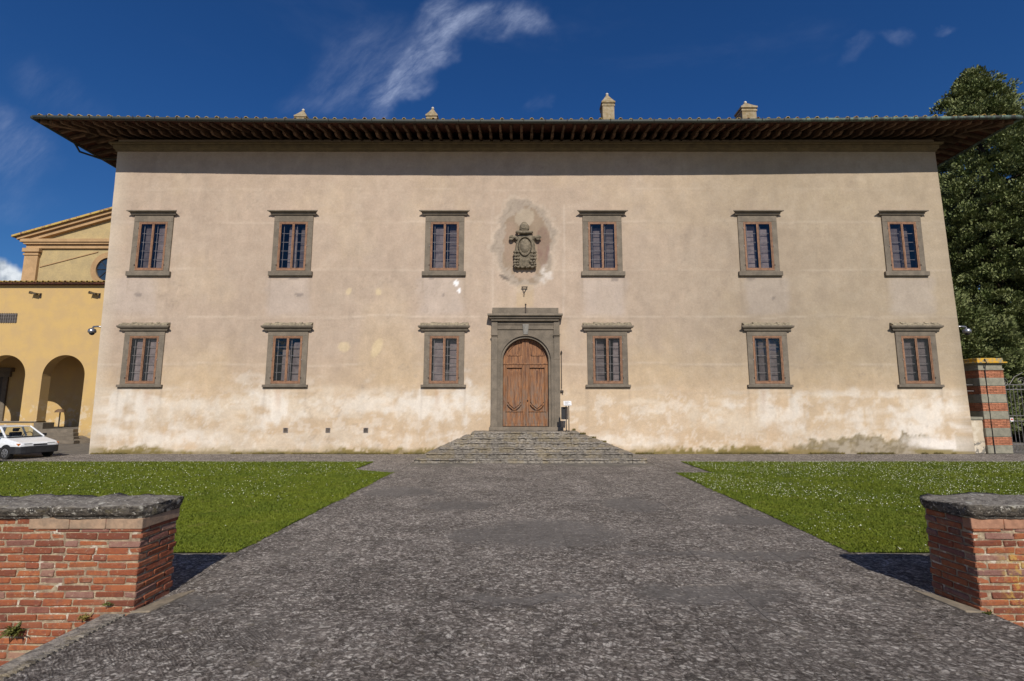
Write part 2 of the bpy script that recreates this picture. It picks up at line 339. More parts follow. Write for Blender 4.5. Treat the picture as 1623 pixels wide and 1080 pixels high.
def _pave(big=1.0):
    def fn(s, b, o):
        p = s.pos(); warp = s.vmath('ADD', p, s.vmath('SCALE', s.vmath('SUBTRACT', s.noise(p, 7, 3, .6, out=1), (.5, .5, .5)), .16))
        n1 = s.noise(warp, 27, 6, .78, .3); n2 = s.noise(p, .9, 6, .6); n3 = s.noise(p, 80, 3, .7)
        chip = s.vor(s.mapv(warp, scale=(1, 1.25, 1)), 24, out='Color'); chip = s.sep(chip)[0]
        k = s.mix(s.rng(n1, .40, .60), (.046, .037, .032), (.315, .275, .243))
        dv = s.mapv(s.mapv(warp, rot=(0, 0, R(28))), scale=(1, 2.4, 1)); dsh = s.rng(s.vor(dv, 19), .34, .20)
        k = s.mix(s.math('MULTIPLY', dsh, s.rng(s.noise(p, 11, 4, .7), .50, .58)), k, (.44, .395, .35))
        dv2 = s.mapv(s.mapv(warp, rot=(0, 0, R(-40)), loc=(3, 5, 0)), scale=(1, 2.2, 1)); dsh2 = s.rng(s.vor(dv2, 23), .32, .20)
        k = s.mix(s.math('MULTIPLY', dsh2, s.rng(s.noise(p, 8, 4, .7), .50, .60)), k, (.035, .029, .025))
        va = s.mapv(s.mapv(warp, rot=(0, 0, R(20))), scale=(1, 1.7, 1)); c1 = s.sep(s.vor(va, 22, out='Color'))[0]; c1d = s.vor(va, 22)
        c2 = s.sep(s.vor(s.mapv(warp, scale=(1, 1.3, 1), loc=(7, 2, 0)), 9, out='Color'))[1]
        c1 = s.math('ADD', s.math('MULTIPLY', c1, .68), s.math('MULTIPLY', n1, .42))
        kc = s.ramp(c1, ((.18, (.055, .045, .038)), (.40, (.165, .142, .124)), (.64, (.30, .266, .235)), (.84, (.50, .46, .41)), (1, (.64, .60, .54))))
        kc = s.mix(s.math('MULTIPLY', s.rng(c1d, .36, .60), .75), kc, (.045, .036, .031))
        k = s.mix(.74, k, kc)
        k = s.mix(1.0, k, s.math('MULTIPLY_ADD', c2, .55), 'MULTIPLY'); s.n[-2].inputs[2].default_value = .88
        k = s.mix(s.math('MULTIPLY', s.rng(n1, .575, .66), s.rng(s.noise(p, 2.2, 5, .65), .32, .6, .35, 1)), k, (.47, .425, .375))
        k = s.mix(s.math('MULTIPLY', s.rng(s.vor(warp, 11), .36, .18), s.math('MULTIPLY', s.rng(s.noise(p, 6, 4, .65), .56, .63), .75)), k, (.47, .43, .37))
        k = s.mix(s.math('MULTIPLY', s.rng(s.noise(p, 1.7, 7, .72), .50, .64), .35), k, (.07, .062, .057))
        k = s.mix(s.math('MULTIPLY', s.rng(s.noise(p, .5, 6, .65), .50, .64), .22), k, (.30, .27, .24))
        k = s.mix(s.math('MULTIPLY', s.rng(s.noise(p, 4, 5, .7), .58, .7), .25), k, (.16, .135, .07))
        flat = None
        pw_ = s.vmath('ADD', p, s.vmath('SCALE', s.vmath('SUBTRACT', s.noise(p, 1.6, 6, .65, out=1), (.5, .5, .5)), 1.3))
        for (px, py, rx, ry) in ((1120, 943, .9, .32), (1190, 826, .8, .4), (870, 845, 1.2, .9), (1130, 880, 1.7, .14), (745, 850, .4, .4), (640, 780, .9, .7), (300, 958, .4, .2), (830, 950, .8, .12), (1000, 800, .6, .8), (720, 800, .7, .5)):
            gx, gy = G(px, py); m = s.mapv(pw_, loc=(-gx, -gy, 0)); m = s.mapv(m, scale=(1/rx, 1/ry, 0))
            t = s.rng(s.vmath('LENGTH', m), 1.25, .7); flat = t if flat is None else s.math('MAXIMUM', flat, t)
        flat = s.math('MULTIPLY', flat, s.rng(s.noise(p, 9, 5, .7), .35, .55, .55, 1))
        k = s.mix(s.math('MULTIPLY', flat, .85), k, s.mix(n3, (.098, .089, .082), (.15, .137, .126)))
        x, y, z = s.sep(p)
        ang = s.rng(s.noise(p, .35, 2), .46, .54)
        rx_ = s.math('MULTIPLY', s.math('ADD', x, s.math('MULTIPLY', s.noise(p, 4, 4), .16)), 250); ry_ = s.math('MULTIPLY', s.math('ADD', s.math('ADD', x, y), s.math('MULTIPLY', s.noise(p, 4, 4), .16)), 180)
        rib = s.math('ADD', s.math('MULTIPLY', s.math('SINE', rx_), ang), s.math('MULTIPLY', s.math('SINE', ry_), s.math('SUBTRACT', 1.0, ang)))
        rm = s.math('MULTIPLY', s.rng(s.noise(p, 1.1, 4), .42, .58), s.math('SUBTRACT', 1.0, flat))
        k = s.mix(s.math('MULTIPLY', s.rng(s.math('MULTIPLY', rib, -1.0), .1, 1), s.math('MULTIPLY', rm, .42)), k, (.05, .042, .037))
        v_ = s.math('MULTIPLY_ADD', s.rnd(), .26); s.n[-1].inputs[2].default_value = 1.0
        k = s.mix(1.0, k, v_, 'MULTIPLY')
        s.put(b.inputs['Base Color'], k); b.inputs['Roughness'].default_value = .9; b.inputs['Specular IOR Level'].default_value = .2
        h = s.math('ADD', s.math('MULTIPLY', n1, 2.0), s.math('MULTIPLY', n3, .5)); h = s.math('ADD', h, s.math('MULTIPLY', s.math('MULTIPLY', rib, rm), .2))
        h = s.math('MULTIPLY', h, s.math('SUBTRACT', 1.0, s.math('MULTIPLY', flat, .8)))
        s.put(b.inputs['Normal'], s.bump(s.math('ADD', h, s.math('MULTIPLY', c1, 1.2)), .9, .016))
    return fn
M_pave = mat('rough lichened flagstone', _pave())
M_yard = simple('worn grey yard stone', (.20, .178, .148), (.12, .108, .095), 2.5, .9, .8, 25)
M_step = None
def _step(s, b, o):
    p = s.pos(); n1 = s.noise(s.mapv(p, scale=(1, 1, 1.6)), 11, 6, .7)
    k = s.mix(s.rng(n1, .32, .66), (.085, .074, .064), (.30, .27, .232)); k = s.mix(s.math('MULTIPLY', s.rng(s.noise(p, 14, 5, .7), .54, .62), .55), k, (.40, .36, .29))
    k = s.mix(s.math('MULTIPLY', s.rng(s.noise(p, 1.8, 5, .7), .48, .6), .4), k, (.27, .21, .11))
    v_ = s.math('MULTIPLY_ADD', s.rnd(), .4); s.n[-1].inputs[2].default_value = .8; k = s.mix(1.0, k, v_, 'MULTIPLY')
    s.put(b.inputs['Base Color'], k); s.put(b.inputs['Normal'], s.bump(s.math('ADD', n1, s.math('MULTIPLY', s.noise(p, 50, 4), .4)), 1, .035))
M_step = mat('mottled step stone', _step)
def _brick(s, b, o):
    p = s.pos(); r_ = s.rnd()
    k = s.ramp(r_, ((0, (.15, .050, .030)), (.3, (.27, .078, .036)), (.6, (.35, .118, .048)), (.8, (.25, .085, .045)), (.92, (.20, .10, .085)), (1, (.34, .20, .14))))
    k = s.mix(s.math('MULTIPLY', s.rng(s.noise(p, 14, 6, .7), .45, .65), .55), k, (.16, .06, .045))
    k = s.mix(s.math('MULTIPLY', s.rng(s.noise(p, 20, 6, .75), .56, .68), .7), k, (.42, .31, .20)); k = s.mix(s.math('MULTIPLY', s.rng(s.noise(p, 4.5, 5, .7), .52, .68), .5), k, (.22, .13, .095))
    x, y, z = s.sep(p)
    yl = s.math('MULTIPLY', s.rng(s.noise(p, 9, 6, .75), .49, .60), s.math('MULTIPLY', s.rng(x, 4.90, 5.06), s.rng(z, .64, .54)))
    k = s.mix(s.math('MULTIPLY', yl, .55), k, (.50, .33, .07))
    s.put(b.inputs['Base Color'], k); b.inputs['Roughness'].default_value = .92
    s.put(b.inputs['Normal'], s.bump(s.math('ADD', s.noise(p, 30, 5, .65), s.math('MULTIPLY', s.noise(p, 110, 3), .4)), .9, .012))
M_brick = mat('old red brick', _brick)
def _mortar(s, b, o):
    p = s.pos(); k = s.mix(s.rng(s.noise(p, 13, 6, .7), .35, .62), (.46, .37, .25), (.26, .19, .13)); k = s.mix(s.rng(s.noise(p, 7, 5, .7), .56, .62), k, (.60, .53, .43))
    x, y, z = s.sep(p); yl = s.math('MULTIPLY', s.rng(s.noise(p, 9, 6, .75), .49, .60), s.math('MULTIPLY', s.rng(x, 4.90, 5.06), s.rng(z, .64, .54)))
    k = s.mix(s.math('MULTIPLY', yl, .55), k, (.54, .38, .10))
    s.put(b.inputs['Base Color'], k); s.put(b.inputs['Normal'], s.bump(s.noise(p, 40, 6, .7), 1, .02))
M_mortar = mat('lime mortar', _mortar)
def _coping(s, b, o):
    p = s.pos(); n1 = s.noise(s.mapv(p, scale=(1, 1, 2.2)), 13, 7, .72)
    upn = s.sep(s.node('ShaderNodeNewGeometry').outputs['Normal'])[2]
    k = s.mix(s.rng(n1, .35, .62), (.028, .024, .021), (.16, .14, .115)); k = s.mix(s.rng(s.math('ADD', upn, s.math('MULTIPLY', n1, .5)), .8, 1.25), k, s.mix(s.rng(n1, .35, .6), (.12, .105, .09), (.26, .235, .20))); k = s.mix(s.rng(s.noise(p, 30, 5, .7), .57, .64), k, (.52, .49, .43))
    k = s.mix(s.math('MULTIPLY', s.rng(s.vor(s.vmath('ADD', p, s.vmath('SCALE', s.noise(p, 12, 3, out=1), .1)), 8), .30, .22), s.rng(s.noise(p, 5, 3), .5, .6)), k, (.44, .42, .36))
    k = s.mix(s.math('MULTIPLY', s.rng(s.noise(p, 9, 5, .7), .58, .66), .35), k, (.17, .14, .06))
    s.put(b.inputs['Base Color'], k); s.put(b.inputs['Normal'], s.bump(s.math('ADD', n1, s.math('MULTIPLY', s.noise(p, 60, 4), .4)), 1, .03))
M_coping = mat('lichened coping stone', _coping)
M_band = simple('pinkish stone band', (.40, .27, .18), (.28, .20, .14), 9, .9, .6, 40)
M_chim = simple('cream chimney plaster', (.33, .275, .19), (.25, .19, .10), 5, .9, .5, 25)
M_lawnbase = simple('turf soil and short grass', (.06, .082, .012), (.04, .06, .009), 2, 1, 1, 40, spec=.05)
def _grass(s, b, o):
    p = s.pos(); k = s.mix(s.rng(s.noise(p, .8, 5, .6), .35, .65), (.130, .166, .012), (.072, .116, .010)); k = s.mix(s.rng(s.noise(p, 60, 2), .35, .65), k, (.15, .175, .022))
    k = s.mix(s.math('MULTIPLY', s.rng(s.noise(p, 2.2, 6, .7), .56, .68), .5), k, (.20, .18, .05))
    s.put(b.inputs['Base Color'], k); b.inputs['Roughness'].default_value = .6; b.inputs['Specular IOR Level'].default_value = .15
M_grass = mat('grass blades', _grass)
M_daisy = simple('daisy petals', (.72, .72, .62), (.6, .62, .45), 30, .8, 0)
def _leaf(c1, c2):
    def fn(s, b, o):
        p = s.pos(); k = s.mix(s.rng(s.noise(p, 1.7, 4, .6), .38, .62), c1, c2); k = s.mix(1, k, s.rng(s.noise(p, 14, 3), .3, .7, .6, 1.35), 'MULTIPLY')
        s.put(b.inputs['Base Color'], k); b.inputs['Roughness'].default_value = .55; b.inputs['Specular IOR Level'].default_value = .25
    return fn
M_cyp = mat('cypress foliage', _leaf((.105, .135, .045), (.225, .25, .105)))
M_weed = mat('weed leaves', _leaf((.05, .08, .018), (.12, .12, .03)))
M_dry = mat('dry moss and weeds', _leaf((.22, .17, .05), (.15, .13, .05)))
M_bark = simple('bark', (.10, .075, .05), None, 8, .9, 1, 30)
M_white = simple('white sheet', (.8, .8, .8), (.78, .78, .8), 5, .6, 0)
M_metal = simple('brushed grey metal', (.45, .45, .47), (.35, .35, .37), 5, .3, 0, metal=.8)
M_black = simple('black plastic', (.018, .019, .022), (.03, .03, .034), 5, .6, 0)
M_rubber = simple('tyre rubber', (.02, .02, .02), None, 5, .8, 0)
M_carwhite = simple('white car paint', (.74, .76, .78), (.70, .72, .75), 2, .25, 0, spec=.5, var=0)
M_carsilver = simple('silver car paint', (.42, .43, .44), (.38, .39, .40), 2, .3, 0, metal=.6, var=0)
M_amber = simple('amber lens', (.6, .17, .02), None, 5, .2, 0)
M_lens = simple('headlight lens', (.33, .36, .38), None, 12, .08, 0, spec=.9)
M_arms = simple('carved weathered stone', (.235, .195, .14), (.13, .11, .08), 9, .92, .8, 45, var=.08)
M_orange_brick = simple('orange pillar brick', (.46, .19, .105), (.36, .14, .08), 9, .9, .6, 60, var=.2)
M_pstone = simple('grey green pillar stone', (.28, .26, .20), (.21, .20, .155), 4, .9, .5, 40)
def _lich(s, b, o):
    p = s.pos(); k = s.mix(s.rng(s.noise(p, 4, 5, .75), .42, .56), (.26, .24, .16), (.60, .34, .03)); s.put(b.inputs['Base Color'], k); s.put(b.inputs['Normal'], s.bump(s.noise(p, 40, 4), .5, .01))
M_lich = mat('orange lichened stone', _lich)
# ------------------------------------------------------------------ ground
XL, XR = -3.97, 4.78     # path edges
YW = G(212, 972)[1]      # front line of the parapet walls
gx = MB()
N = 60
gx.quad((-2500, -2500, -.8), (2500, -2500, -.8), (2500, 2500, -.8), (-2500, 2500, -.8))
M_field = simple('rough ground', (.26, .22, .16), (.18, .16, .10), .4, 1, .8, 10)
struct(gx.build('ground', M_field))
g = MB(); g.box(-70, 70, YW+.02, 90, -.75, -.006)
struct(g.build('forecourt', M_yard))
g = MB(); g.box(XL-.01, XR+.02, -12, YW+.018, -.78, .0); g.box(XL, XR, YW+.02, 17.4, -.5, .0)
path_base = struct(g.build('path', M_pave))
# flagstones
cols_ = 15; cw = (XR-XL)/cols_
meshes = {}
for L in (.7, .9, 1.15, 1.5):
    for q in range(2):
        mb = cbox(cw-.006, L-.006, .05, .002, .0006); me = mb.build('flagstone', M_pave).data; meshes.setdefault(L, []).append(me)
        bpy.data.objects.remove(bpy.data.objects[[o.name for o in bpy.data.objects if o.data == me][0]])
nslab = 0
for c in range(cols_):
    y = 2.6+random.uniform(0, .7); x = XL+(c+.5)*cw
    while y < 17.2 and nslab < 296:
        L = random.choice(list(meshes))
        o = bpy.data.objects.new('flagstone', random.choice(meshes[L])); col.objects.link(o); o.parent = path_base
        o.location = (x, y+L/2, -.0455+random.uniform(-.0015, .0015)); o.rotation_euler = (random.uniform(-.0012, .0012), random.uniform(-.0012, .0012), 0 if random.random() < .5 else PI)
        y += L; nslab += 1
# lower end and paved strips round the lawns
YF0 = G(1400, 877)[1]; YF1 = G(800, 732.5)[1]
Y0 = 21.9
def slab_sheet(name, x0, x1, y0, y1, lx, ly, m, zt=.004, brk=True):
    mb = MB(); y = y0
    while y < y1-.05:
        yn = min(y+ly*random.uniform(.85, 1.15), y1); x = x0+random.uniform(-lx*.5, 0)
        while x < x1:
            xn = x+lx*random.uniform(.8, 1.3); a, b = max(x, x0), min(xn, x1)
            if b-a > .03:
                z = zt+random.uniform(-.003, .003); mb.box(a+.004, b-.004, y+.004, yn-.004, -.03, z)
            x = xn
        y = yn
    o = mb.build(name, m, bevel=0); return stuff(o)
fa = slab_sheet('facade_pavement', -20.5, 26, YF1, Y0-.01, 1.1, .75, M_pave)
fb = slab_sheet('apron_pavement', *[G(562, 745)[0], XL-.01], G(562, 745)[1], YF1-.006, .6, .5, M_pave)
fc = slab_sheet('apron_pavement', XR+.01, G(1128, 750)[0], G(1128, 749)[1], YF1-.006, .6, .5, M_pave)
fd = slab_sheet('wall_foot_pavement', -14, XL-.01, YW+.5, YF0-.05, .8, .45, M_pave)
fe = slab_sheet('wall_foot_pavement', XR+.01, 14, YW+.5, YF0-.05, .8, .45, M_pave)
# ------------------------------------------------------------------ palace
pal = thing('palace', 'long beige palace with deep dark eaves, twelve grey framed windows and an arched door', 'palace', (0, 0, 0))
xlb, _ = F(141, 720, Y0); xlt, zt_ = F(187, 232, Y0); xrb, _ = F(1546, 720, Y0); xrt, _ = F(1480, 225, Y0)
ZW = 14.6
def edge(z): t = z/ZW; return xlb+(xlt-xlb)*t, xrb+(xrt-xrb)*t
ups = [(245, 238), (466, 462.5), (705, 704.5), (953, 956.5), (1198, 1205), (1425, 1437)]
los = [(231, 223.5), (458, 453), (704.5, 703.5), (960.5, 965), (1213, 1220.5), (1448, 1458)]
def zf(py, dy=0): return F(800, py, Y0-dy)[1]
ROW = {'u': dict(lt=zf(333, .24), lb=zf(341, .1), ot=zf(352.5), ob=zf(429.5), st=zf(431), sb=zf(438, .1), w=1.80),
       'l': dict(lt=zf(516, .22), lb=zf(525, .1), ot=zf(533), ob=zf(608.5), st=zf(610), sb=zf(615, .1), w=1.80)}
wins = []
for k, lst in (('u', ups), ('l', los)):
    r = ROW[k]
    for (a, b_) in lst:
        ym = (333+438)/2 if k == 'u' else (515+614)/2
        wins.append((k, F((a+b_)/2, ym, Y0)[0]))
OW = .655   # half width of wooden frame
dcx = F(833, 600, Y0)[0]
z_thr = F(833, 677, Y0-.1)[1]
# facade grid with holes and painted age, right side darkened
xs = set(np.arange(-18.3, 19.2, .08).round(4)); zs = set(np.arange(0, ZW+.001, .08).round(4))
holes = []
for k, X in wins:
    r = ROW[k]; holes.append((X-OW, X+OW, r['ob'], r['ot'])); xs |= {round(X-OW, 4), round(X+OW, 4)}; zs |= {round(r['ob'], 4), round(r['ot'], 4)}
dw = 1.18
dzt = F(833, 530, Y0)[1]
holes.append((dcx-dw, dcx+dw, z_thr-.1, dzt)); xs |= {dcx-dw, dcx+dw}; zs |= {z_thr-.1, dzt}
xs = np.array(sorted(xs)); zs = np.array(sorted(z for z in zs if z <= ZW)); zs[-1] = ZW
xs = np.concatenate(([-1e3], xs[(xs > -18.3) & (xs < 19.15)], [1e3]))
nx, nz = len(xs), len(zs)
XX, ZZ = np.meshgrid(xs, zs, indexing='ij')
el = xlb+(xlt-xlb)*ZZ/ZW; er = xrb+(xrt-xrb)*ZZ/ZW
XX[0, :] = el[0, :]; XX[-1, :] = er[-1, :]
# extra columns between the fixed grid and the leaning corners
inh = np.zeros((nx-1, nz-1), bool)
xm = (XX[:-1, :-1]+XX[1:, :-1])/2; zm = (ZZ[:-1, :-1]+ZZ[:-1, 1:])/2
for h in holes: inh |= (xm > h[0]) & (xm < h[1]) & (zm > h[2]) & (zm < h[3])
idx = np.arange(nx*nz).reshape(nx, nz)
fc_ = np.stack([idx[:-1, :-1], idx[1:, :-1], idx[1:, 1:], idx[:-1, 1:]], -1)[~inh]
YY = Y0+(fbm(XX, ZZ, .8, 4, 3)-.5)*.03
me = bpy.data.meshes.new('wall')
me.from_pydata(np.stack([XX, YY, ZZ], -1).reshape(-1, 3).tolist(), [], fc_.tolist()); me.polygons.foreach_set('use_smooth', [True]*len(me.polygons))
# colours
d_ = Y0*CT+(ZZ-H)*ST; PXm = PX0+FPX*XX/d_; PYm = PY0-FPX*(-Y0*ST+(ZZ-H)*CT)/d_
n1 = fbm(XX, ZZ, .35, 6, 1, .6); n2 = fbm(XX, ZZ, 1.3, 5, 2, .6); n3 = fbm(XX*.5, ZZ*1.5, 1.0, 5, 5, .6); n4 = fbm(XX, ZZ, 3.0, 4, 8, .6); n5 = fbm(XX*2.5, ZZ*.35, 1.0, 5, 11, .6)
C = np.zeros(XX.shape+(3,)); C[:] = (.50, .392, .292)
def lay(mask, c): 
    global C
    m = np.clip(mask, 0, 1)[..., None]; C = C*(1-m)+np.array(c)*m
lay(sst(.42, .62, n1)*.45, (.56, .44, .30)); lay(sst(.5, .65, n2)*.35, (.45, .36, .27)); lay(sst(.55, .7, n5)*.25, (.43, .345, .265))
lay(sst(PYm*0+900, PYm*0+1500, PXm)*.5, (.50, .405, .265))
lay(sst(500, 640, PYm+(n1-.5)*120)*.5, (.62, .46, .26)); lay(sst(606, 626, PYm+(n2-.5)*20)*.5, (.63, .495, .335))
lay(sst(606, 622, PYm+(n2-.5)*20)*sst(.44, .60, n3)*.45, (.76, .68, .54))
lay(sst(606, 622, PYm)*sst(.48, .62, fbm(XX, ZZ, .9, 6, 21, .65))*.55, (.58, .43, .27))
fine = fbm(XX, ZZ, 1.7, 6, 61, .72); lay(sst(.52, .60, fine)*.14, (.58, .49, .38)); lay(sst(.47, .40, fine)*.13, (.40, .315, .235))
fl = fbm(XX, ZZ, 2.6, 5, 63, .7); lay(sst(606, 640, PYm)*sst(.54, .60, fl)*.35, (.80, .74, .63))
def ell(cx, cy, rx, ry, rot=0, nz_=.35):
    a, b = PXm-cx, PYm-cy; c, s_ = math.cos(rot), math.sin(rot); u_, v_ = (a*c+b*s_)/rx, (-a*s_+b*c)/ry
    return np.sqrt(u_*u_+v_*v_)+(n2-.5)*nz_*2+(n4-.5)*nz_
def rect(x0, x1, y0, y1, soft=4, nz_=6):
    a = PXm+(n2-.5)*nz_*2; b = PYm+(n3-.5)*nz_*2
    return sst(x0-soft, x0+soft, a)*sst(x1+soft, x1-soft, a)*sst(y0-soft, y0+soft, b)*sst(y1+soft, y1-soft, b)
for a in (212, 455, 697, 955, 1215, 1445): lay(rect(a-32, a+36, 438, 500, 8, 10)*.5, (.54, .46, .39))
for (a, b, c, d, k) in ((205, 655, 26, 34, .8), (230, 700, 90, 14, .7), (440, 650, 32, 26, .9), (460, 600, 60, 8, .4), (698, 650, 42, 40, .8), (690, 700, 60, 16, .6), (1240, 652, 36, 24, .7), (1160, 640, 60, 8, .6),
                        (1480, 690, 90, 14, .8), (1478, 655, 40, 22, .8), (1360, 660, 60, 18, .6), (1450, 712, 60, 8, .9), (1000, 705, 60, 14, .5), (600, 640, 70, 10, .4), (290, 640, 120, 8, .35), (1530, 700, 30, 20, .8), (1370, 625, 80, 6, .5), (350, 715, 180, 7, .6)):
    lay(sst(1.25, .3, ell(a, b, c*1.25, d*1.1, 0, 1.5))*sst(.36, .56, n3*.6+n5*.4)*k*1.15, (.80, .73, .61))
for (a, b, c, d, rt) in ((545, 550, 9, 8, 0), (597, 552, 8, 15, .45), (553, 462, 4, 6, .4), (600, 463, 5, 6, -.4)): lay(sst(1.1, .8, ell(a, b, c, d, rt, .25))*.5, (.76, .62, .36))
for (a, b, c, d) in ((723, 449, 4.5, 5), (728, 461, 3, 4)): lay(sst(1.1, .8, ell(a, b, c, d, 0, .2)), (.9, .88, .84))
for (a, b, c, d) in ((219, 467, 6, 3), (474, 467, 7, 3), (1225, 473, 3, 2), (702, 468, 2, 2), (974, 443, 7, 3), (1190, 443, 9, 2), (465, 441, 10, 2), (684, 442, 4, 2)): lay(sst(1.2, .8, ell(a, b, c, d, 0, .4))*.7, (.26, .22, .19))
for yy_, k in ((352, .3), (427, .32), (502, .5), (577, .45), (620, .3), (300, .25)):
    wv = (n1-.5)*10; lay(np.exp(-((PYm+wv-yy_)/1.6)**2)*k*sst(.35, .55, n3), (.66, .55, .42)); lay(np.exp(-((PYm+wv-yy_-3)/1.6)**2)*k*.6*sst(.4, .6, n2), (.36, .29, .22))
for a in (780, 893): lay(np.exp(-((PXm+(n1-.5)*6-a)/1.6)**2)*rect(700, 960, 325, 500)*.4, (.66, .56, .44))
lay(rect(818, 845, 449, 487, 2, 2)*.5, (.50, .38, .22))
for a, b in ((1221, 250), (1458, 240), (245, 220), (703, 200), (453, 200)):      # rusty drips under sills
    lay(np.exp(-((PXm-a+12)/6)**2)*sst(612, 622, PYm)*sst(665, 620, PYm)*sst(.4, .6, n5)*.45, (.50, .30, .16))
for k_, X_w in wins:
    rr_ = ROW[k_]
    for sx_ in (-1, 1):
        xx_ = X_w+sx_*(rr_['w']/2+.04)+(n4-.5)*.06; ln = 1.6+.8*math.sin(X_w*7+sx_)
        lay(np.exp(-((XX-xx_)/.05)**2)*sst(rr_['sb']-ln, rr_['sb'], ZZ)*(ZZ < rr_['sb'])*.35, (.33, .26, .19))
cr_ = np.abs(fbm(XX, ZZ, .42, 5, 71, .6)-.5); lay(sst(.006, .002, cr_)*sst(.5, .56, fbm(XX, ZZ, .25, 3, 73))*.35, (.36, .29, .22))
# the broken plaster round the coat of arms
e = ell(833, 385, 50, 66, 0, .26)+.05*np.sin(np.arctan2(PYm-385, PXm-833)*5+1)
lay(sst(1.14, 1.10, e)*.3, (.55, .46, .35)); lay(sst(1.02, .99, e)*.9, (.42, .35, .27)); lay(sst(1.0, .97, e)*sst(.5, .56, n4)*.4, (.34, .28, .22)); lay(sst(.92, .90, e)*sst(.90, .92, e+.03)*.6, (.30, .25, .19))
e2 = ell(835, 388, 40, 56, 0, .32); lay(sst(1.0, .95, e2)*.95, (.34, .26, .18)); lay(np.exp(-((e-1.08)/.03)**2)*.2, (.66, .57, .45)); lay(sst(1.0, .9, ell(832, 345, 16, 14, 0, .3))*.7, (.50, .42, .31))
e3 = ell(861, 392, 13, 34, 0, .35); lay(sst(1.0, .85, e3)*.85*(.5+.5*sst(.4, .6, n4)), (.25, .16, .125)); lay(sst(1, .85, ell(810, 385, 12, 34, 0, .3))*.5, (.40, .29, .21))
lay(sst(1.1, .6, ell(866, 432, 12, 17, .2, .9))*sst(.42, .55, n4)*.8, (.66, .60, .52)); lay(sst(1.1, .8, ell(799, 440, 10, 3, .5, .3))*.8, (.14, .12, .1)); lay(sst(1.0, .85, ell(833, 434, 18, 9, 0, .2))*.7, (.50, .38, .28))
# moss, damp and bare rubble at the foot
foot = 720-(PYm)
lay(sst(15, 4, foot+(n2-.5)*26+(n4-.5)*14)*.55, (.42, .30, .13)); gm = fbm(XX, ZZ, 5.5, 4, 93, .7); lay(sst(12, 7, foot+(n2-.5)*14+(gm-.5)*22)*sst(.40, .46, fbm(XX*.6, ZZ*0+1, .5, 4, 95)+(gm-.5)*.3)*.95, (.25, .195, .065)); lay(sst(6, 3, foot+(gm-.5)*12)*.6, (.16, .13, .05))
gm0 = fbm(XX, ZZ, 4, 4, 97, .7); rb = ell(1385, 726, 122, 34, 0, .30)+(gm0-.5)*.7; gr = fbm(XX, ZZ, 4.5, 4, 91, .7)
lay(sst(1.12, .95, rb)*.9, (.25, .20, .10)); lay(sst(.93, .75, rb)*.85, (.34, .285, .195)); lay(sst(.95, .8, rb)*sst(.48, .6, gr)*.6, (.44, .385, .29)); lay(sst(.95, .8, rb)*sst(.47, .38, gr)*.6, (.20, .165, .10))
lay(sst(1.3, .5, ell(1500, 706, 60, 10, .1, .6))*.9, (.84, .78, .68)); lay(sst(1.1, .85, ell(1500, 718, 60, 5, .06, .8))*.9, (.26, .21, .09))
lay(sst(1.1, .8, ell(1280, 722, 45, 9, 0, .4))*.8, (.29, .22, .09))
lay(sst(1485, 1530, PXm-(PYm-300)*.07)*sst(.42, .62, n5)*.6, (.30, .25, .19)); lay(sst(1500, 1520, PXm)*sst(.5, .6, n5)*sst(500, 720, PYm)*.4, (.28, .22, .12))
lay(sst(152, 144, PXm-(720-PYm)*.093)*.5, (.66, .58, .45)); lay(sst(282, 276, PYm)*.0, (1, 1, 1))
C *= np.array([.895, .892, .935]); rt_ = sst(820, 1250, PXm)[..., None]; C *= 1-rt_*(sst(640, 560, PYm)[..., None])*np.array([.17, .155, .16]); C *= (1+(n4-.5)*.20+(n2-.5)*.14)[..., None]; C *= (1+(fbm(XX, ZZ, .18, 3, 40)-.5)*.22)[..., None]  # lens darkening of the right side painted into the plaster colour
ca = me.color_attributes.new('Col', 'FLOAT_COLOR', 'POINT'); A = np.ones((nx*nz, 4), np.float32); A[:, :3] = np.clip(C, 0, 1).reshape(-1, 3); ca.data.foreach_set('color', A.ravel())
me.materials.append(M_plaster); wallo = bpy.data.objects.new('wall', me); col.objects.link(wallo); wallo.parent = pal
# body behind the facade: sides, back, floor slabs and unlit rooms
M_side = simple('side plaster', (.50, .40, .29), (.44, .34, .24), .6, .93, .3, 14)
DB = 20
mb = MB()
for z0_, z1_ in ((0, ZW),):
    (a, b), (c, d) = edge(z0_), edge(z1_)
    mb.quad((a, Y0, z0_), (c, Y0, z1_), (c, Y0+DB, z1_), (a, Y0+DB, z0_)); mb.quad((b, Y0, z0_), (d, Y0, z1_), (d, Y0+DB, z1_), (b, Y0+DB, z0_)); mb.quad((a, Y0+DB, z0_), (b, Y0+DB, z0_), (d, Y0+DB, z1_), (c, Y0+DB, z1_))
mb.build('side_wall', M_side, pal)
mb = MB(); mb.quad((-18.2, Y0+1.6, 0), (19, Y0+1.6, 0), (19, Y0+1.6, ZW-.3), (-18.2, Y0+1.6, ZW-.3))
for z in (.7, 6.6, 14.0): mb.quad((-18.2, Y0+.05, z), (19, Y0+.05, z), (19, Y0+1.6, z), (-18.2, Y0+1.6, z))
mb.build('inner_wall', M_dark, pal)
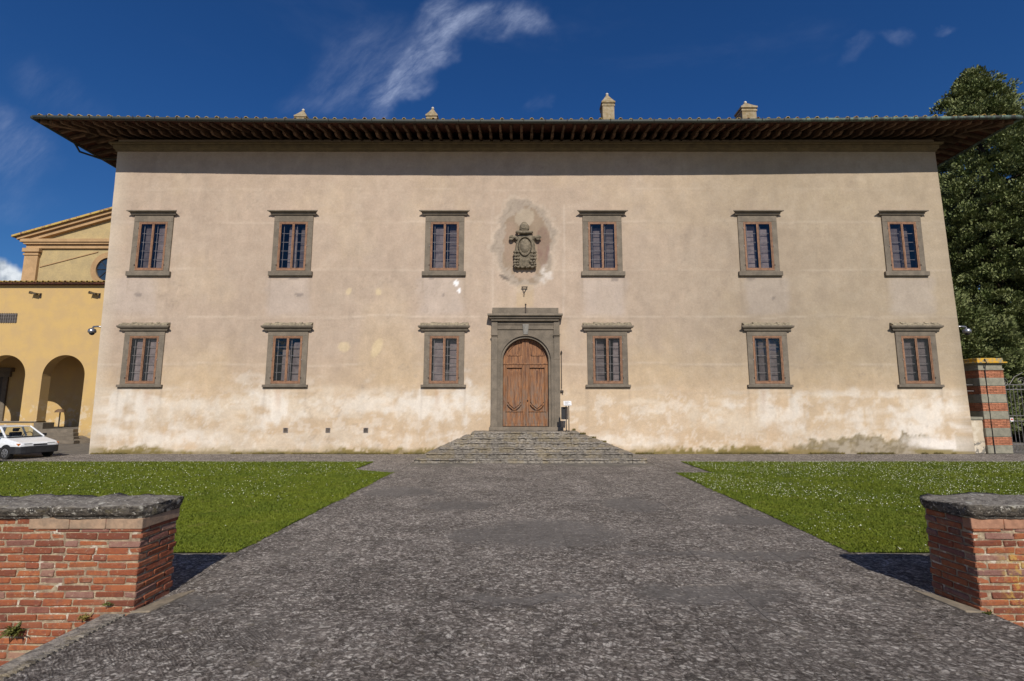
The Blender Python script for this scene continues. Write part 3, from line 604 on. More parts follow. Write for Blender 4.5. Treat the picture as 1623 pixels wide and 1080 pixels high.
# ---- windows
def make_window(k, X):
    r = ROW[k]; ob, ot, st, sb, lt, lb = (r[q] for q in ('ob', 'ot', 'st', 'sb', 'lt', 'lb')); W = r['w']/2
    f = MB(); yf = -.055; yb = .22
    f.box(-W, -OW, yf, yb, st, ot+.001); f.box(OW, W, yf, yb, st, ot+.001)
    f.box(-W, W, yf-.004, yb, ot, lb); f.box(-OW, OW, yf-.002, yb, ob-.06, ob)
    o = f.build('window', M_serena, pal, bevel=.012, loc=(X, Y0, 0))
    l = MB()
    pr = [(-.004, lb), (-.10, lb), (-.13, lb+.05), (-.14, lb+.10), (-.20, lb+.13), (-.24, lt-.055), (-.24, lt), (-.004, lt)]
    ov = W+.24
    for y0_, z0_, y1_, z1_ in [(a[0], a[1], b[0], b[1]) for a, b in zip(pr, pr[1:])]: pass
    n = len(pr); i0 = len(l.v)
    for sx in (-1, 1):
        for (y, z) in pr: l.v.append((sx*(W+.02-min(y, 0)*1.05), y, z))
    l.f.append(tuple(range(n))); l.f.append(tuple(reversed(range(n, 2*n))))
    for q in range(n): l.f.append((q, (q+1) % n, n+(q+1) % n, n+q))
    l.build('lintel', M_serena, o, bevel=.006)
    if k == 'l':       # weathered mortar cap
        hc = MB(); n = 14
        for q in range(n):
            x0 = -W-.18+(2*W+.36)*q/n; x1 = x0+(2*W+.36)/n; h = random.uniform(.13, .20); h2 = random.uniform(.03, .06)
            hc.prism([(-.235, lt+.002), (-.225, lt+h2), (-.02, lt+h), (-.003, lt+.002)], lambda y, z: (x0, y, z), lambda y, z: (x1, y, z))
        stuff(hc.build('mortar_cap', M_serena_rough, o))
    s_ = MB(); s_.box(-W-.10, W+.10, -.12, -.003, sb+.03, st); s_.box(-W-.06, W+.06, -.085, -.004, sb, sb+.03); s_.build('sill', M_serena, o, bevel=.012)
    # wooden frame, two casements, panes, bars, and the shutter behind
    fr = MB(); t = .05; yf = -.058; yb = .035; A_, B_ = ob+.006, ot-.004
    fr.box(-OW+.004, -OW+t, yf, yb, A_, B_); fr.box(OW-t, OW-.004, yf, yb, A_, B_); fr.box(-OW+t, OW-t, yf+.001, yb, A_, A_+t+.02); fr.box(-OW+t, OW-t, yf+.001, yb, B_-t, B_)
    fr.build('frame', M_casement, o, bevel=.005)
    for sx in (-1, 1):
        c_ = MB(); x0, x1 = (-OW+t+.004, -.004) if sx < 0 else (.004, OW-t-.004); a, b = A_+t+.025, B_-t-.005; q = .045
        c_.box(x0, x0+q, -.045, 0, a, b); c_.box(x1-q, x1, -.045, 0, a, b); c_.box(x0+q, x1-q, -.043, -.002, a, a+q); c_.box(x0+q, x1-q, -.043, -.002, b-q, b)
        cs = c_.build('casement', M_casement, o, bevel=.005)
        p_ = MB(); p_.quad((x0+q-.004, -.022, a+q-.004), (x1-q+.004, -.022, a+q-.004), (x1-q+.004, -.022, b-q+.004), (x0+q-.004, -.022, b-q+.004)); p_.build('pane', M_glass, o)
        nb = 5 if k == 'u' else 5
        for j in range(1, nb):
            z = a+q+(b-a-2*q)*j/nb+(.0); g_ = MB(); g_.box(x0+q, x1-q, .075, .09, z-.011, z+.011); g_.build('glazing_bar', M_lead, o)
        g_ = MB(); xv = x0+q+.075 ; g_.box(xv, xv+.022, .07, .092, a, b-.05); g_.build('glazing_bar', M_lead, o)
        s2 = MB(); xa, xb = x0+q+.10, x1-q+.0
        s2.box(xa, xb, .16, .19, a-.1, b-.16); 
        for j in range(nb): s2.box(xa+.03, xb-.03, .148, .16, a+q+(b-a-2*q)*j/nb+.05, a+q+(b-a-2*q)*(j+1)/nb-.05)
        s2.build('inner_shutter', M_inner, o, bevel=.004)
    hg = []
    for sx in (-1, 1):
        for z in (A_+.25, (A_+B_)/2, B_-.3):
            h_ = MB(); h_.box(sx*(OW+.02)-.02, sx*(OW+.02)+.02, -.075, -.056, z-.03, z+.03); h_.build('hinge', M_lead if z > A_+.5 else M_iron, o)
    return o
def copy_tree(o, parent=None):
    c = o.copy(); col.objects.link(c)
    if parent: c.parent = parent
    for ch in list(o.children): copy_tree(ch, c)
    return c
protos = {}
for k, X in wins:
    if k not in protos: protos[k] = make_window(k, X)
    else:
        c = copy_tree(protos[k]); c.location = (X, Y0, 0)
        for ch_ in c.children:
            if ch_.name.startswith('inner_shutter'):
                q_ = random.random()
                ch_.location = (random.uniform(-.05, .12), random.uniform(0, .10), random.uniform(-.12, .12))
                if q_ < .15: ch_.location.y += .3
                ch_.rotation_euler.y = random.uniform(-.012, .012)
# ---- cornice under the eaves
(ea, eb) = edge(ZW)
zc0, zc1 = zf(238, .1), zf(223, .34)
def ring_profile(name, pr, m, parent, xa, xb, ya, yb, bevel=0):      # moulding round the front and both sides, pr: (out, z)
    mb = MB()
    for (o0, z0), (o1, z1) in zip(pr, pr[1:]):
        mb.quad((xa-o0, ya-o0, z0), (xb+o0, ya-o0, z0), (xb+o1, ya-o1, z1), (xa-o1, ya-o1, z1))
        mb.quad((xa-o0, ya-o0, z0), (xa-o1, ya-o1, z1), (xa-o1, yb, z1), (xa-o0, yb, z0)); mb.quad((xb+o0, ya-o0, z0), (xb+o1, ya-o1, z1), (xb+o1, yb, z1), (xb+o0, yb, z0))
    return mb.build(name, m, parent)
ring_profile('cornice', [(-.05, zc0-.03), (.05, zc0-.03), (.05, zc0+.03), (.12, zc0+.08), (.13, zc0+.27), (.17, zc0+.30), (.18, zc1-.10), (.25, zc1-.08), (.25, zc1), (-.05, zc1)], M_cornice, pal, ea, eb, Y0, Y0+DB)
# ---- roof
tlx = F(57, 188, Y0-1.78)[0]; trx = F(1613, 187, Y0-1.78)[0]; YE = Y0-1.78; YB_ = Y0+DB+2.0; ZE = F(57, 188, YE)[1]-.02
xc = (tlx+trx)/2; hw = (trx-tlx)/2
def sag(x): return -.21*(1-min(1, abs((x-xc)/hw))**2)
SL = math.tan(R(15))
def zroof(x, y):
    d = min(y-YE, x-tlx, trx-x); s_ = sag(x)*max(0, 1-(y-YE)/5); return ZE+s_+max(d, 0)*SL
mb = MB(); n = 40; X_ = [tlx+(trx-tlx)*i/n for i in range(n+1)]
ridge_d = (YB_-YE)/2
for i in range(n):
    a, b = X_[i], X_[i+1]
    da, db = min(a-tlx, trx-a, ridge_d), min(b-tlx, trx-b, ridge_d)
    for th in (0, .16):
        for j in range(4):
            q0, q1 = j/4, (j+1)/4
            P = [(a, YE+da*q0), (b, YE+db*q0), (b, YE+db*q1), (a, YE+da*q1)]
            if th: mb.quad(*[(x, y, ZE+sag(x)*max(0, 1-(y-YE)/5)+(y-YE)*SL+.16) for x, y in P])
            else: mb.quad(*[(x, y, ZE+sag(x)*max(0, 1-(y-YE)/5)+(y-YE)*SL) for x, y in P])
    mb.quad((a, YE, ZE+sag(a)), (b, YE, ZE+sag(b)), (b, YE, ZE+sag(b)+.16), (a, YE, ZE+sag(a)+.16))
    zr = ZE+ridge_d*SL
for th in (0, .16):
    rl, rr = tlx+ridge_d, trx-ridge_d; yr = YE+ridge_d; zr = ZE+ridge_d*SL+th
    mb.quad((tlx, YE, ZE+th), (rl, yr, zr), (tlx, YB_, ZE+th)); mb.quad((trx, YE, ZE+th), (rr, yr, zr), (trx, YB_, ZE+th)); mb.quad((tlx, YB_, ZE+th), (trx, YB_, ZE+th), (rr, yr, zr), (rl, yr, zr))
for x in (tlx, trx): mb.quad((x, YE, ZE), (x, YB_, ZE), (x, YB_, ZE+.16), (x, YE, ZE+.16))
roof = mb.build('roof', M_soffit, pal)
# rafters (upper tier) and corbels (lower tier)
def mk(mesh_name, L, w_, h_, nose):
    m_ = MB(); m_.prism([(0, -h_), (nose, -h_*.45-h_*.55) if not nose else (nose*.4, -h_*.9), (L, -h_), (L, 0), (0, 0)] if not nose else [(0, -.3*h_), (nose, -h_), (L, -h_), (L, 0), (0, 0)], lambda y, z: (-w_/2, y, z), lambda y, z: (w_/2, y, z))
    return m_
raf = mk('rafter', 2.35, .10, .14, .10).build('rafter', M_beam, roof, bevel=.008); cor = mk('corbel', 1.62, .12, .15, .16).build('corbel', M_beam, roof, bevel=.008)
pitch = .472; nr = int((trx-tlx-.6)/pitch); ang = math.atan(SL); first = True
for i in range(nr+1):
    x = xc+(i-nr/2)*pitch; dmax = min(x-tlx, trx-x)
    for proto, off, dz in ((raf, .10, -.004), (cor, .88, -.148)):
        L = 2.35 if proto is raf else 1.62
        avail = dmax-off-.05
        if avail < .25: continue
        o = inst(proto, roof); o.location = (x, YE+off, ZE+sag(x)+off*SL+dz); o.rotation_euler = (ang, 0, random.uniform(-.012, .012)); o.scale = (random.uniform(.9, 1.1), min(1, avail/L), 1)
ny = int((YB_-YE-2)/.5)
for side in (-1, 1):
    for i in range(ny):
        y = YE+.5+i*.5; dmax = y-YE
        for proto, off, dz in ((raf, .10, -.004), (cor, .88, -.148)):
            L = 2.35 if proto is raf else 1.62; avail = dmax-off-.05
            if avail < .25 or i > 30: continue
            o = inst(proto, roof); xe = tlx if side < 0 else trx
            o.location = (xe-side*off, y, ZE+off*SL+dz); o.rotation_euler = Matrix.Rotation(-PI/2 if side < 0 else PI/2, 3, 'Z').to_euler(); o.scale = (1, min(1, avail/L), 1)
            o.rotation_euler = (Matrix.Rotation(-PI/2 if side < 0 else PI/2, 3, 'Z') @ Matrix.Rotation(ang, 3, 'X')).to_euler()
bpy.data.objects.remove(raf); bpy.data.objects.remove(cor)
for side in (-1, 1):     # hip beams
    xe = tlx if side < 0 else trx; m_ = MB(); d = 2.4; wv = .09
    a = Vector((xe-side*.1, YE+.1, ZE+.1*SL)); b = Vector((xe-side*d, YE+d, ZE+d*SL)); pn = Vector((side, 1, 0)).normalized()*wv; dn = Vector((0, 0, -.32))
    P = [a-pn, a+pn, b+pn, b-pn]; Q = [p+dn*(.5 if i < 2 else 1) for i, p in enumerate(P)]
    m_.quad(*P); m_.quad(*Q)
    for i in range(4): m_.quad(P[i], P[(i+1) % 4], Q[(i+1) % 4], Q[i])
    m_.build('hip_beam', M_beam, roof)
# two boards running under the rafters
for off, hh in ():
    m_ = MB()
    for i in range(n):
        a, b = X_[i], X_[i+1]
        if a < tlx+.9 or b > trx-.9: continue
        z = lambda x: ZE+sag(x)+off*SL-.145
        m_.quad((a, YE+off, z(a)), (b, YE+off, z(b)), (b, YE+off, z(b)-hh), (a, YE+off, z(a)-hh)); m_.quad((a, YE+off, z(a)-hh), (b, YE+off, z(b)-hh), (b, YE+off+.1, z(b)-hh+.02), (a, YE+off+.1, z(a)-hh+.02))
    m_.build('eave_board', M_beam, roof)
# gutter
gp = [(x, YE-.09, ZE+sag(x)+.03) for x in X_]
m_ = MB(); m_.tube([(tlx-.09, YB_, ZE+.03), (tlx-.09, YE+4, ZE+.03)]+[(tlx-.09, YE-.09, ZE+.03)], .085, 8); m_.build('gutter', M_copper, roof, smooth=True)
m_ = MB(); m_.tube([(trx+.09, YB_, ZE+.03), (trx+.09, YE-.09, ZE+.03)], .085, 8); m_.build('gutter', M_copper, roof, smooth=True)
m_ = MB(); m_.tube(gp, .085, 10); m_.build('gutter', M_copper, roof, smooth=True)
gb = MB(); gb.tube([(0, -.20, .08), (0, -.19, -.02), (0, -.10, -.075), (0, .02, -.03), (0, .08, .08)], .012, 5); gbo = gb.build('gutter_bracket', M_iron, roof)
for i in range(0, nr+1, 2):
    x = xc+(i-nr/2)*pitch+.1; inst(gbo, roof, (x, YE, ZE+sag(x)+.03))
bpy.data.objects.remove(gbo)
# a loose downpipe offset hanging at the left eave
m_ = MB(); m_.tube([(tlx-.09, YE+2.0, ZE), (tlx-.09, YE+2.3, ZE-.28), (tlx+.5, YE+2.9, ZE-.35), (tlx+1.7, YE+3.0, ZE-.30)], .05, 8); m_.build('downpipe', M_copper, roof, smooth=True)
# eave tiles
def halftile(r0, r1, L, th=.018, n=8):
    m_ = MB(); pts = []
    for (y, r) in ((0, r0), (L, r1)):
        for rr in (r, r-th):
            for k in range(n+1): a = PI*k/n; pts.append((math.cos(a)*rr, y, math.sin(a)*rr))
    m_.v = pts; q = n+1
    for k in range(n):
        m_.f += [(k, k+1, 2*q+k+1, 2*q+k), (q+k, 3*q+k, 3*q+k+1, q+k+1), (k, q+k, q+k+1, k+1), (2*q+k, 2*q+k+1, 3*q+k+1, 3*q+k)]
    return m_
ti = halftile(.092, .075, .45).build('roof_tile', M_tile, roof); tp = .43
nt = int((trx-tlx-.1)/tp)
for i in range(nt+1):
    x = xc+(i-nt/2)*tp+random.uniform(-.02, .02)
    for j in range(3):
        d = -.09+j*.40
        if d > min(x-tlx, trx-x)-.1: continue
        if j: continue
        inst(ti, roof, (x, YE+d, ZE+sag(x)+.118+d*SL+random.uniform(-.03, .02)), (ang, 0, random.uniform(-.05, .05)))
bpy.data.objects.remove(ti)
m_ = MB()
for i in range(nt+1):
    x = xc+(i-nt/2)*tp
    for j in range(1, 6):
        d = -.09+j*.4
        if d > min(x-tlx, trx-x)-.1: continue
        t_ = halftile(.105, .085, .45, n=5); b0 = len(m_.v); z0 = ZE+sag(x)*max(0, 1-d/5)+.145+d*SL
        m_.v += [(v_[0]+x, v_[1]*math.cos(ang)+YE+d, v_[2]+v_[1]*SL+z0) for v_ in t_.v]; m_.f += [tuple(b0+k for k in f_) for f_ in t_.f]
for side in (-1, 1):
    for i in range(50):
        y = YE+.3+i*.42; xe = tlx if side < 0 else trx
        t_ = halftile(.105, .085, .45, n=5); b0 = len(m_.v)
        m_.v += [(xe+side*(.09)-side*v_[1], y+v_[0], v_[2]+v_[1]*SL+ZE+.15) for v_ in t_.v]; m_.f += [tuple(b0+k for k in f_) for f_ in t_.f]
stuff(m_.build('roof_tile_rows', M_tile, roof))
m_ = MB()
for i in range(0): pass
# ---- chimneys
def chimney(pxc, w_px, ytip, ycap, Yc, tall=True, rot=0):
    X, ztip = F(pxc, ytip, Yc); zcap = F(pxc, ycap, Yc)[1]; dc = Yc*CT+(zcap-H)*ST; hw_ = w_px/FPX*dc/2
    zb = ZE+(Yc-YE)*SL-.2
    b_ = MB(); b_.box(-hw_*.86, hw_*.86, -hw_*.86, hw_*.86, zb, zcap-.12); o = b_.build('chimney', M_chim, pal, bevel=.02, loc=(X, Yc, 0)); o.rotation_euler.z = rot
    c_ = MB(); c_.box(-hw_, hw_, -hw_, hw_, zcap-.12, zcap-.02); c_.box(-hw_*.94, hw_*.94, -hw_*.94, hw_*.94, zcap-.3, zcap-.2)
    c_.build('chimney_cornice', M_chim, o, bevel=.01)
    t_ = MB(); pr = [(hw_*.95, zcap-.02), (hw_*.6, zcap+(ztip-zcap)*.3), (hw_*.3, zcap+(ztip-zcap)*.62), (hw_*.12, ztip-.1)]
    for (a, z0), (b, z1) in zip(pr, pr[1:]):
        for q in range(4):
            M = Matrix.Rotation(q*PI/2, 3, 'Z'); t_.quad(*[tuple(M @ Vector(p)) for p in ((-a, -a, z0), (a, -a, z0), (b, -b, z1), (-b, -b, z1))])
    t_.build('chimney_cap', M_chim, o)
    f_ = MB(); f_.sphere((0, 0, ztip-.05), .085, .085, .085, 10, 6); f_.build('finial', M_mort_white, o, smooth=True)
M_mort_white = simple('pale finial stone', (.6, .55, .46), None, 8, .9, .3)
chimney(962, 21.5, 149, 166, 25.5); chimney(1181, 26, 162, 175, 25.5, rot=R(0)); chimney(686, 19, 171, 186, 27.5); chimney(481, 20, 174, 187.5, 26.5)
# chimney arches (small dark holes at the foot of the tall one are hidden by the tiles)
# ---- portal
YP = Y0-.14
pxl, pxr = F(779, 590, YP)[0], F(887.5, 590, YP)[0]; pcx = (pxl+pxr)/2
zt0, zt1 = F(833, 507, YP)[1], F(833, 488, Y0-.12)[1]
Ri = (F(870.5, 600, YP)[0]-F(797.5, 600, YP)[0])/2; zs_ = F(833, 537, YP+.2)[1]-Ri
mb = MB(); arch_wall(mb, pxl+.0, pxr, z_thr, zt0, pcx, Ri+.17, zs_, YP, Y0+.25)
door_sur = mb.build('portal', M_serena, pal, bevel=0)
mb = MB(); arch_ring(mb, pcx, zs_, Ri, Ri+.168, z_thr, YP+.05, Y0+.22); mb.build('archivolt', M_serena, door_sur)
mb = MB(); arch_ring(mb, pcx, zs_, Ri+.10, Ri+.24, z_thr, YP-.035, YP+.06); mb.build('archivolt', M_serena, door_sur)
for sx in (-1, 1):
    m_ = MB(); xa = pcx+sx*((pxr-pxl)/2); xb = xa-sx*.25; a, b = min(xa, xb), max(xa, xb)
    m_.box(a-.01, b, YP-.05, YP+.02, z_thr, zt0-.01); za = F(833, 533, YP)[1]
    m_.box(a-.03, b+.02, YP-.085, YP-.05, za-.03, za+.0); m_.box(a-.045, b+.03, YP-.10, YP-.05, za+.03, za+.07); zb_ = F(833, 569, YP)[1]; m_.box(a-.02, b+.01, YP-.065, YP-.05, zb_-.02, zb_)
    m_.box(a-.03, b+.02, YP-.08, YP-.05, z_thr, z_thr+.22)
    m_.build('pilaster', M_serena, door_sur, bevel=.008)
m_ = MB()
for py, d in ((521.5, .045), (514, .03)): z = F(833, py, YP)[1]; m_.box(pxl+.26, pxr-.26, YP-d, YP+.01, z-.03, z+.03)
m_.build('frieze', M_serena, door_sur, bevel=.006)
zc_a, zc_b = F(833, 506, YP-.2)[1], F(833, 497, YP-.3)[1]
m_ = MB(); cl, cr = F(772.5, 500, YP-.3)[0], F(892, 500, YP-.3)[0]
m_.box(cl+.16, cr-.16, YP-.14, Y0+.01, zc_a-.06, zc_a+.04); m_.box(cl+.07, cr-.07, YP-.22, Y0+.012, zc_a+.04, zc_a+.14); m_.box(cl, cr, YP-.32, Y0+.014, zc_a+.14, zc_b)
m_.build('cornice', M_serena, door_sur, bevel=.015)
m_ = MB(); m_.box(pxl+.02, pcx-.01, YP-.02, Y0+.01, zc_b, zt1); m_.box(pcx+.01, pxr-.04, YP-.02, Y0+.01, zc_b, zt1-.01); m_.build('attic_block', M_serena, door_sur, bevel=.01)
m_ = MB(); m_.tube([(pcx, YP-.03, zt1+.12), (pcx, YP-.05, zt1-.25)], .025, 6); m_.sphere((pcx, YP-.03, zt1+.13), .04, .04, .05, 8, 6); m_.build('iron_pin', M_iron, door_sur)
m_ = MB(); kz = F(833, 524, YP)[1]; m_.prism([(-.10, kz-.18), (.10, kz-.18), (.14, kz+.28), (-.14, kz+.28)], lambda x, z: (pcx+x, YP-.06, z), lambda x, z: (pcx+x, YP+.01, z)); m_.build('keystone', simple('pale keystone', (.21, .20, .18), None, 6, .9, .3), door_sur, bevel=.008)
m_ = MB(); m_.box(pxl-.08, pxr+.08, YP-.22, Y0+.3, z_thr-.15, z_thr); m_.build('threshold', M_serena, door_sur, bevel=.02)
# door leaves
YD = Y0+.12
door = MB(); door.box(pcx-Ri, pcx+Ri, YD+.05, YD+.10, z_thr, zs_)
arc = [(pcx-Ri*math.cos(PI*k/24), zs_+Ri*math.sin(PI*k/24)) for k in range(25)]
door.prism(arc, lambda x, z: (x, YD+.05, z), lambda x, z: (x, YD+.10, z))
door = door.build('door', M_door, pal)
ztr = F(833, 577, YD)[1]; zb1 = F(833, 653, YD)[1]
def rails(mb, x0, x1, z0, z1, t, yf, yb):
    mb.box(x0, x0+t, yf, yb, z0, z1); mb.box(x1-t, x1, yf, yb, z0, z1); mb.box(x0+t, x1-t, yf+.001, yb, z0, z0+t); mb.box(x0+t, x1-t, yf+.001, yb, z1-t, z1)
for sx in (-1, 1):
    x0, x1 = (pcx-Ri+.01, pcx-.006) if sx < 0 else (pcx+.006, pcx+Ri-.01)
    m_ = MB(); rails(m_, x0, x1, z_thr+.02, ztr-.02, .11, YD, YD+.049); rails(m_, x0+.11, x1-.11, zb1, ztr-.13, .05, YD-.025, YD+.02); m_.box(x0+.11, x1-.11, YD+.012, YD+.049, z_thr+.13, zb1-.02)
    lf = m_.build('leaf', M_door, door, bevel=.01)
    # raised carved panel with a pointed foot
    pa, pb = x0+.20, x1-.20; pm = (pa+pb)/2; zt = ztr-.28; zb = zb1+.12; m_ = MB()
    pts = [(pa, zb+.28), (pa+.03, zb+.30), (pa+.08, zb+.20), (pm, zb+.02), (pb-.08, zb+.20), (pb-.03, zb+.30), (pb, zb+.28), (pb, zt-.25), (pb-.07, zt-.2), (pb-.09, zt-.06), (pm, zt), (pa+.09, zt-.06), (pa+.07, zt-.2), (pa, zt-.25)]
    m_.prism(pts, lambda x, z: (x, YD+.005, z), lambda x, z: (x, YD+.05, z)); m_.build('panel', M_door, door, bevel=.02)
    m_ = MB(); m_.tube([(pa, YD-.01, zb+.22), (pa+.08, YD-.015, zb+.12), (pm-.06, YD-.015, zb-.02), (pm+.06, YD-.015, zb-.02), (pb-.08, YD-.015, zb+.12), (pb, YD-.01, zb+.22)], .028, 6); m_.build('carved_scroll', M_door, door)
    # lunette panel
    m_ = MB(); Rr = Ri-.02
    aa = [(pcx+sx*Rr*math.cos(a), zs_+Rr*math.sin(a)) for a in np.linspace(0, PI/2, 13)]
    bb = [(pcx+sx*(Rr-.11)*math.cos(a), zs_+(Rr-.11)*math.sin(a)) for a in np.linspace(0, PI/2, 13)]
    for i in range(12):
        m_.quad(*[(p[0], YD, p[1]) for p in (aa[i], aa[i+1], bb[i+1], bb[i])]); m_.quad(*[(bb[i][0], y, bb[i][1]) for y in (YD, YD+.05)], *[(bb[i+1][0], y, bb[i+1][1]) for y in (YD+.05, YD)])
    zl = F(833, 563, YD)[1]
    q0, q1 = sorted((pcx+sx*.006, pcx+sx*.16)); m_.box(q0, q1, YD-.003, YD+.049, ztr, zs_+Rr-.02); q0, q1 = sorted((pcx+sx*.16, pcx+sx*(Ri-.02))); m_.box(q0, q1, YD-.002, YD+.049, ztr, zl-.05)
    q0, q1 = sorted((pcx+sx*.26, pcx+sx*(Ri-.2))); m_.box(q0, q1, YD-.03, YD+.03, zl-.04, zl+.02); q0, q1 = sorted((pcx+sx*.24, pcx+sx*.30)); m_.box(q0, q1, YD-.028, YD+.03, zl, zs_+Ri*.62)
    m_.build('lunette_panel', M_door, door)
m_ = MB(); m_.box(pcx-Ri+.005, pcx+Ri-.005, YD-.03, YD+.04, ztr-.035, ztr+.03); m_.build('transom', M_door, door, bevel=.01)
m_ = MB(); m_.tube([(pcx-.0, YD-.01, z_thr+.1), (pcx, YD-.01, ztr-.05)], .022, 6); m_.build('astragal', M_door, door)
m_ = MB(); m_.sphere((pcx+.09, YD-.04, z_thr+1.15), .03, .03, .03, 8, 6); m_.build('handle', M_iron, door)
# vents in the wall
vb = MB(); vb.box(-.09, .09, -.012, .01, -.09, .09)
for px in (453, 520, 580):
    X, Z = F(px, 682, Y0); f_ = MB(); rails(f_, X-.10, X+.10, Z-.10, Z+.10, .022, Y0-.035, Y0+.02); vo = f_.build('vent', M_lead, pal)
    for j in range(4): q = MB(); zz = Z-.06+j*.04; q.box(X-.08, X+.08, Y0-.028, Y0-.018, zz-.008, zz+.008); q.build('vent_slat', M_iron, vo)
# ------------------------------------------------------------------ steps
YS = G(840, 735)[1]; stp = thing('stone_steps', 'flight of six worn grey steps rising to the arched door', 'steps', (0, YS, 0))
sx0, sx1 = G(656, 735)[0], G(1026, 735)[0]
ZL = z_thr-.15; rise = ZL/6; tr = .365; tl, tR = .375, .445
for i in range(6):
    a, b, y = sx0+i*tl, sx1-i*tR, i*tr; z0_, z1_ = i*rise, (i+1)*rise
    cmb_ = MB(); cmb_.box(a+.05, b-.05, y+.04, Y0-YS-.005, max(0, z0_-.05), z1_-.012); cmb_.build('bedding', M_step, stp)
    x = a
    while x < b-.02:
        L = min(random.uniform(.7, 1.5), b-x)
        if b-x-L < .35: L = b-x
        m_ = MB(); k = max(3, int(L/.12)); d = tr+.12 if i < 5 else Y0-YS-y-.006
        zt = z1_+random.uniform(-.008, .008)
        top = [(x+.004+(L-.008)*q/k, random.uniform(-.03, .025), zt+random.uniform(-.022, .010)) for q in range(k+1)]
        for q in range(k):
            p, r_ = top[q], top[q+1]
            lo0, lo1 = (p[0], y+random.uniform(.0, .03), z0_-.004), (r_[0], y+random.uniform(0, .03), z0_-.004)
            A0 = (p[0], y+p[1], p[2]-.035); A1 = (r_[0], y+r_[1], r_[2]-.035); B0 = (p[0], y+p[1]+.03, p[2]); B1 = (r_[0], y+r_[1]+.03, r_[2])
            m_.quad((p[0], y+.035, z0_), (r_[0], y+.035, z0_), (r_[0], y+.035, r_[2]-.06), (p[0], y+.035, p[2]-.06)); m_.quad((p[0], y+.035, p[2]-.06), (r_[0], y+.035, r_[2]-.06), A1, A0); m_.quad(A0, A1, B1, B0); m_.quad(B0, B1, (r_[0], y+d, r_[2]), (p[0], y+d, p[2]))
        for e_ in (top[0], top[-1]): m_.quad((e_[0], y+.02, z0_), (e_[0], y+e_[1], e_[2]-.035), (e_[0], y+e_[1]+.03, e_[2]), (e_[0], y+d, e_[2]), (e_[0], y+d, z0_))
        m_.build('step_block', M_step, stp)
        x += L
    for sx, xe in ((-1, a), (1, b)):      # side blocks running back to the wall
        yy0 = y+tr+.13
        while yy0 < Y0-YS-.3:
            L = min(random.uniform(.7, 1.2), Y0-YS-.01-yy0); w_ = (tl if sx < 0 else tR)+.08
            m_ = MB(); q0, q1 = sorted((xe, xe-sx*w_)); m_.box(q0, q1, yy0+.004, yy0+L-.004, z0_-.003, z1_+random.uniform(-.01, .006)); m_.build('step_block', M_step, stp, bevel=.015)
            yy0 += L
# ------------------------------------------------------------------ coat of arms
arm = thing('coat_of_arms', 'carved stone coat of arms in a patch of broken plaster above the door', 'coat of arms', (*F(832, 395, Y0)[:1], Y0, F(832, 395, Y0)[1]))
AX, AZ = F(832, 395, Y0)
def q(px, py): a, b = F(px, py, Y0-.1); return a-AX, b-AZ
def relief(name, pts, depth, dome=.5):
    m_ = MB(); P = [q(*p) for p in pts]; cx = sum(p[0] for p in P)/len(P); cz = sum(p[1] for p in P)/len(P); n = len(P)
    levels = [(1, 0), (1, -depth*.4), (.86, -depth*.8), (.6, -depth), (.25, -depth*1.12)]
    for k, (s_, y) in enumerate(levels): m_.v += [(cx+(x-cx)*s_, y+random.uniform(-.01, .01), cz+(z-cz)*s_) for x, z in P]
    for k in range(len(levels)-1):
        for i in range(n): m_.f.append((k*n+i, k*n+(i+1) % n, (k+1)*n+(i+1) % n, (k+1)*n+i))
    m_.f.append(tuple(range((len(levels)-1)*n, len(levels)*n)))
    return m_.build(name, M_arms, arm, smooth=False, bevel=0)
relief('cartouche', [(820, 374), (826, 369), (832, 367), (839, 369), (846, 375), (848, 388), (849, 400), (848, 412), (849, 422), (840, 424), (832, 425), (823, 424), (815, 423), (815, 408), (816, 396), (818, 384)], .20)
def oval(cx, cy, rx, ry, n=18, w=0): return [(cx+rx*math.cos(2*PI*k/n), cy+ry*math.sin(2*PI*k/n)*(1+.12*math.sin(2*PI*k/n))) for k in range(n)]
m_ = MB(); O_ = [q(*p) for p in oval(832, 391, 11.5, 16)]; I_ = [q(*p) for p in oval(832, 391, 9, 13)]
for i in range(18):
    j = (i+1) % 18; Mid = [((O_[t][0]+I_[t][0])/2, (O_[t][1]+I_[t][1])/2) for t in (i, j)]
    m_.quad((O_[i][0], -.2, O_[i][1]), (O_[j][0], -.2, O_[j][1]), (Mid[1][0], -.30, Mid[1][1]), (Mid[0][0], -.30, Mid[0][1])); m_.quad((Mid[0][0], -.30, Mid[0][1]), (Mid[1][0], -.30, Mid[1][1]), (I_[j][0], -.2, I_[j][1]), (I_[i][0], -.2, I_[i][1]))
m_.build('shield_rim', M_arms, arm)
m_ = MB(); c0 = q(832, 391); m_.sphere((c0[0], -.20, c0[1]), .235, .10, .35, 18, 10); m_.build('shield', M_arms, arm, smooth=True)
m_ = MB(); c0 = q(831, 362); m_.sphere((c0[0], -.14, c0[1]), .23, .22, .24, 14, 10, .04); c1 = q(831, 369.5)
m_.tube([(c1[0]+.34*math.cos(t), -.10-.17*math.sin(t), c1[1]+.03*math.cos(t*2)) for t in np.linspace(0, PI, 12)], .075, 8); c2 = q(831, 356); m_.sphere((c2[0], -.15, c2[1]), .13, .13, .10, 10, 6, .08)
for dx in (-.07, .07): m_.sphere((c0[0]+dx, -.32, c0[1]+.02), .035, .03, .035, 8, 6)
m_.build('crest_helmet', M_arms, arm)
